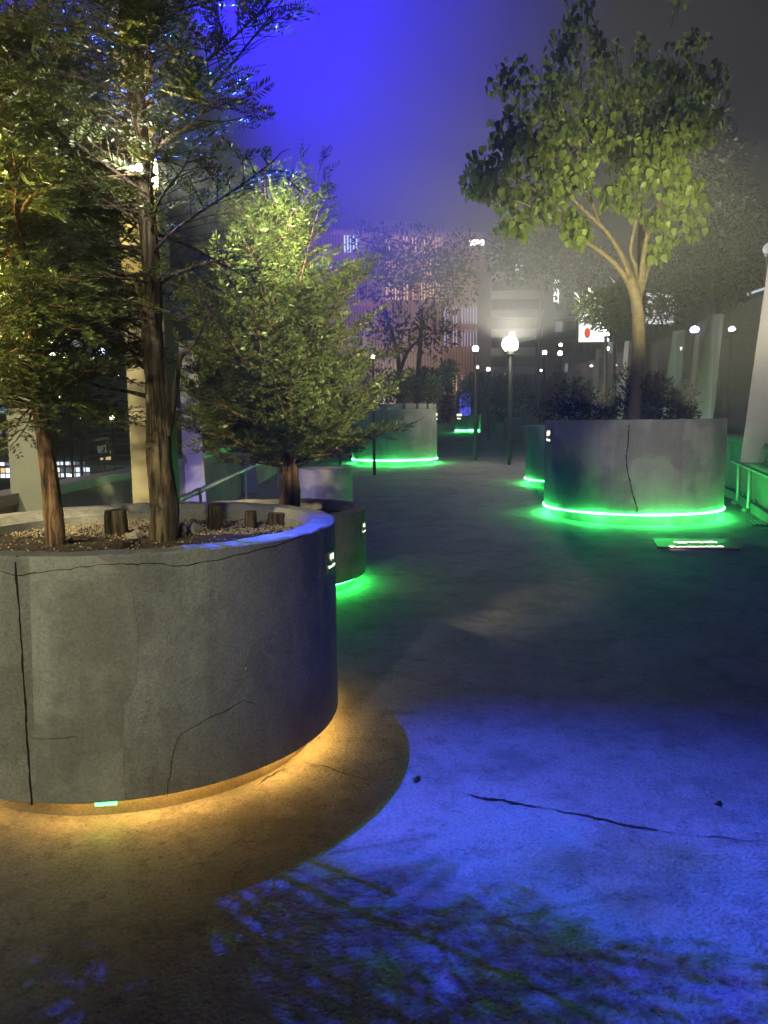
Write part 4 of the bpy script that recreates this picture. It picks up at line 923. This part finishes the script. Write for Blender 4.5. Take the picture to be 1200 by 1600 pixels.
bt6, wd, h, fh = facade_building('screen_tower', 'dark tower at the left edge with pale floor lines', -60, 24, 560, 60, 12, 12, 4, M['grey'], lambda i, j: (EM['dimw'] if (i + j) % 3 == 0 else wdk), win=(.8, .5))
for i in range(1, 13):
    mb = MB(); mb.box((wd / 2, .2, fh * i), (wd + .1, .3, .25)); mb.build('floor_band', M['pale'], bt6)
# screens and signs
def screen(name, label, px0, py0, px1, py1, Y, col, st, cat='billboard', extra=None, yaw=0.0):
    a = at(px0, py0, Y); b = at(px1, py1, Y); w_, h_ = b.x - a.x, a.z - b.z
    t = thing(name, label, cat, (a.x, Y, b.z), yaw)
    mb = MB(); mb.box((w_ / 2, .15, h_ / 2), (w_ + .2, .26, h_ + .2)); mb.build('frame', M['dark'], t)
    mb = MB(); mb.box((w_ / 2, 0, h_ / 2), (w_, .03, h_)); mb.build('screen', emit('screen_glow', col, st), t)
    mb = MB(); mb.tube([Vector((w_ / 2, .2, -.1)), Vector((w_ / 2, .2, -8 - b.z))], .15, 8); mb.build('mast', M['dark'], t)
    if extra: extra(t, w_, h_)
    return t
def dot(t, w_, h_):
    mb = MB(); V = [(w_ * .33 + .19 * w_ * .62 * math.cos(a), -.025, h_ * .30 + .21 * h_ * .85 * math.sin(a)) for a in [i * math.pi / 12 for i in range(24)]]
    mb.add(V, [tuple(range(24))]); mb.build('red_dot', emit('dot_red', (1.0, .12, .05), .9), t)
screen('billboard', 'bright white video billboard with a red dot, behind leaves', 905, 488, 944, 534, 46, (1, 1, 1), 1.7, extra=dot)
def blocks(t, w_, h_):
    for k in range(4):
        mb = MB(); mb.box((w_ * (.15 + .22 * k), -.03, h_ * (.3 + .1 * (k % 2))), (w_ * .14, .02, h_ * .4)); mb.build('picture', emit('billboard_pink', (1, .45, .7) if k % 2 else (.2, .2, .3), .9), t)
screen('billboard', 'white and pink lit billboard half covered by leaves right of the pale trunk', 1010, 458, 1052, 506, 46, (.95, .97, 1), 1.0, extra=blocks)
screen('video_screen', 'blue and white lit video screen at the left edge, below the leaves', -20, 594, 20, 645, 55, (.25, .5, 1.0), 1.5, extra=lambda t, w_, h_: [(lambda mb: (mb.box((w_ * (.2 + .3 * k), -.03, h_ * (.3 + .12 * k)), (w_ * .2, .02, h_ * .25)), mb.build('picture', EM['white'], t)))(MB()) for k in range(3)])
vs = at(868, 437, 69); vt = thing('vertical_sign', 'upright sign of white lit characters on the dark block', 'sign', vs)
mb = MB(); mb.box((.1, .12, -.95), (.6, .16, 2.3)); mb.build('board', M['dark'], vt)
for k, ch in enumerate('하니사니'): text(ch, .62, 'character', EM['white'], vt, Matrix.Translation((.1, .03, -.42 - .52 * k)) @ Matrix.Rotation(math.pi / 2, 4, 'X'), .0, 'CENTER', .02)
# BP2 sign, purple banner
bp = at(151, 690, 9.2); bp2 = at(172, 716, 9.2)
sg = thing('direction_sign', 'small tilted dark green board reading BP2 on the left parapet', 'sign', (bp.x, 9.2, bp2.z)); sg.rotation_euler = (0, R_(-8), R_(-10))
w_, h_ = bp2.x - bp.x + .01, bp.z - bp2.z
mb = MB(); mb.box((w_ / 2, .02, h_ / 2), (w_, .035, h_), 0, .004); mb.build('board', mat('sign_green', (.03, .045, .04), .5), sg)
mb = MB(); mb.box((w_ / 2, .0195, h_ + .018), (w_ + .01, .06, .035), 0, .004); mb.build('cap', M['pale'], sg)
text('BP2', .11, 'lettering', emit('letter_pale', (.8, .9, .7), .25), sg, Matrix.Translation((w_ / 2, -.001, h_ * .3)) @ Matrix.Rotation(math.pi / 2, 4, 'X') @ Matrix.Diagonal((.72, 1.1, 1, 1)), .0)
mb = MB(); mb.tube([Vector((w_ / 2, .02, .0)), Vector((w_ / 2 - .03, .02, 1.04 - bp2.z))], .015, 6); mb.build('stalk', M['dark'], sg)
pn = at(35, 302, 14); pn2 = at(102, 334, 14)
bn = thing('banner_sign', 'slanted purple sign strip with white letters behind the upper left leaves', 'sign', pn); bn.rotation_euler = (0, R_(17), 0)
mb = MB(); mb.box((.42, .02, -.06), (.95, .04, .24)); mb.build('board', emit('sign_purple', (.10, .06, .35), .35), bn)
text('민랍스', .15, 'lettering', EM['white'], bn, Matrix.Translation((.17, -.004, -.07)) @ Matrix.Rotation(math.pi / 2, 4, 'X'), 0)
text('Counter\nInternal', .09, 'lettering', EM['white'], bn, Matrix.Translation((.57, -.004, -.02)) @ Matrix.Rotation(math.pi / 2, 4, 'X'), 0)
mb = MB(); mb.tube([Vector((.1, .08, .1)), Vector((.1 + .2, .08, -8 - pn.z))], .06, 8); mb.build('mast', M['dark'], bn)
# street lights of the city on the left
for px, py, Y, lab in ((94, 620, 40, 'warm street lamp over the station hall, left of the pole'), (124, 651, 36, 'white street lamp low behind the left glass'), (175, 653, 34, 'yellow street lamp close to the tall pole'), (120, 600, 44, 'small lamp in a row above the station hall'), (150, 632, 44, 'small lamp under the slatted tower'), (112, 743, 50, 'bright lamp among the station windows'), (192, 741, 50, 'bright lamp at the right end of the station windows')):
    lamp(px, py, Y, .10, (1.0, .88, .6), 20, 0, lab, group='city street lamps', zbase=-8)

# ------------------------------------------------------------------ night haze
mb = MB(); mb.box((0, 50, 21), (260, 160, 60)); hz = mb.build('haze', mat('haze', (1, 1, 1)))
hz['kind'] = 'stuff'; hm = hz.data.materials[0].node_tree; hm.nodes.clear()
pv = hm.nodes.new('ShaderNodeVolumePrincipled'); pv.inputs['Color'].default_value = (.9, .92, 1, 1); pv.inputs['Density'].default_value = .006; pv.inputs['Anisotropy'].default_value = .0
ho = hm.nodes.new('ShaderNodeOutputMaterial'); hm.links.new(pv.outputs[0], ho.inputs['Volume'])
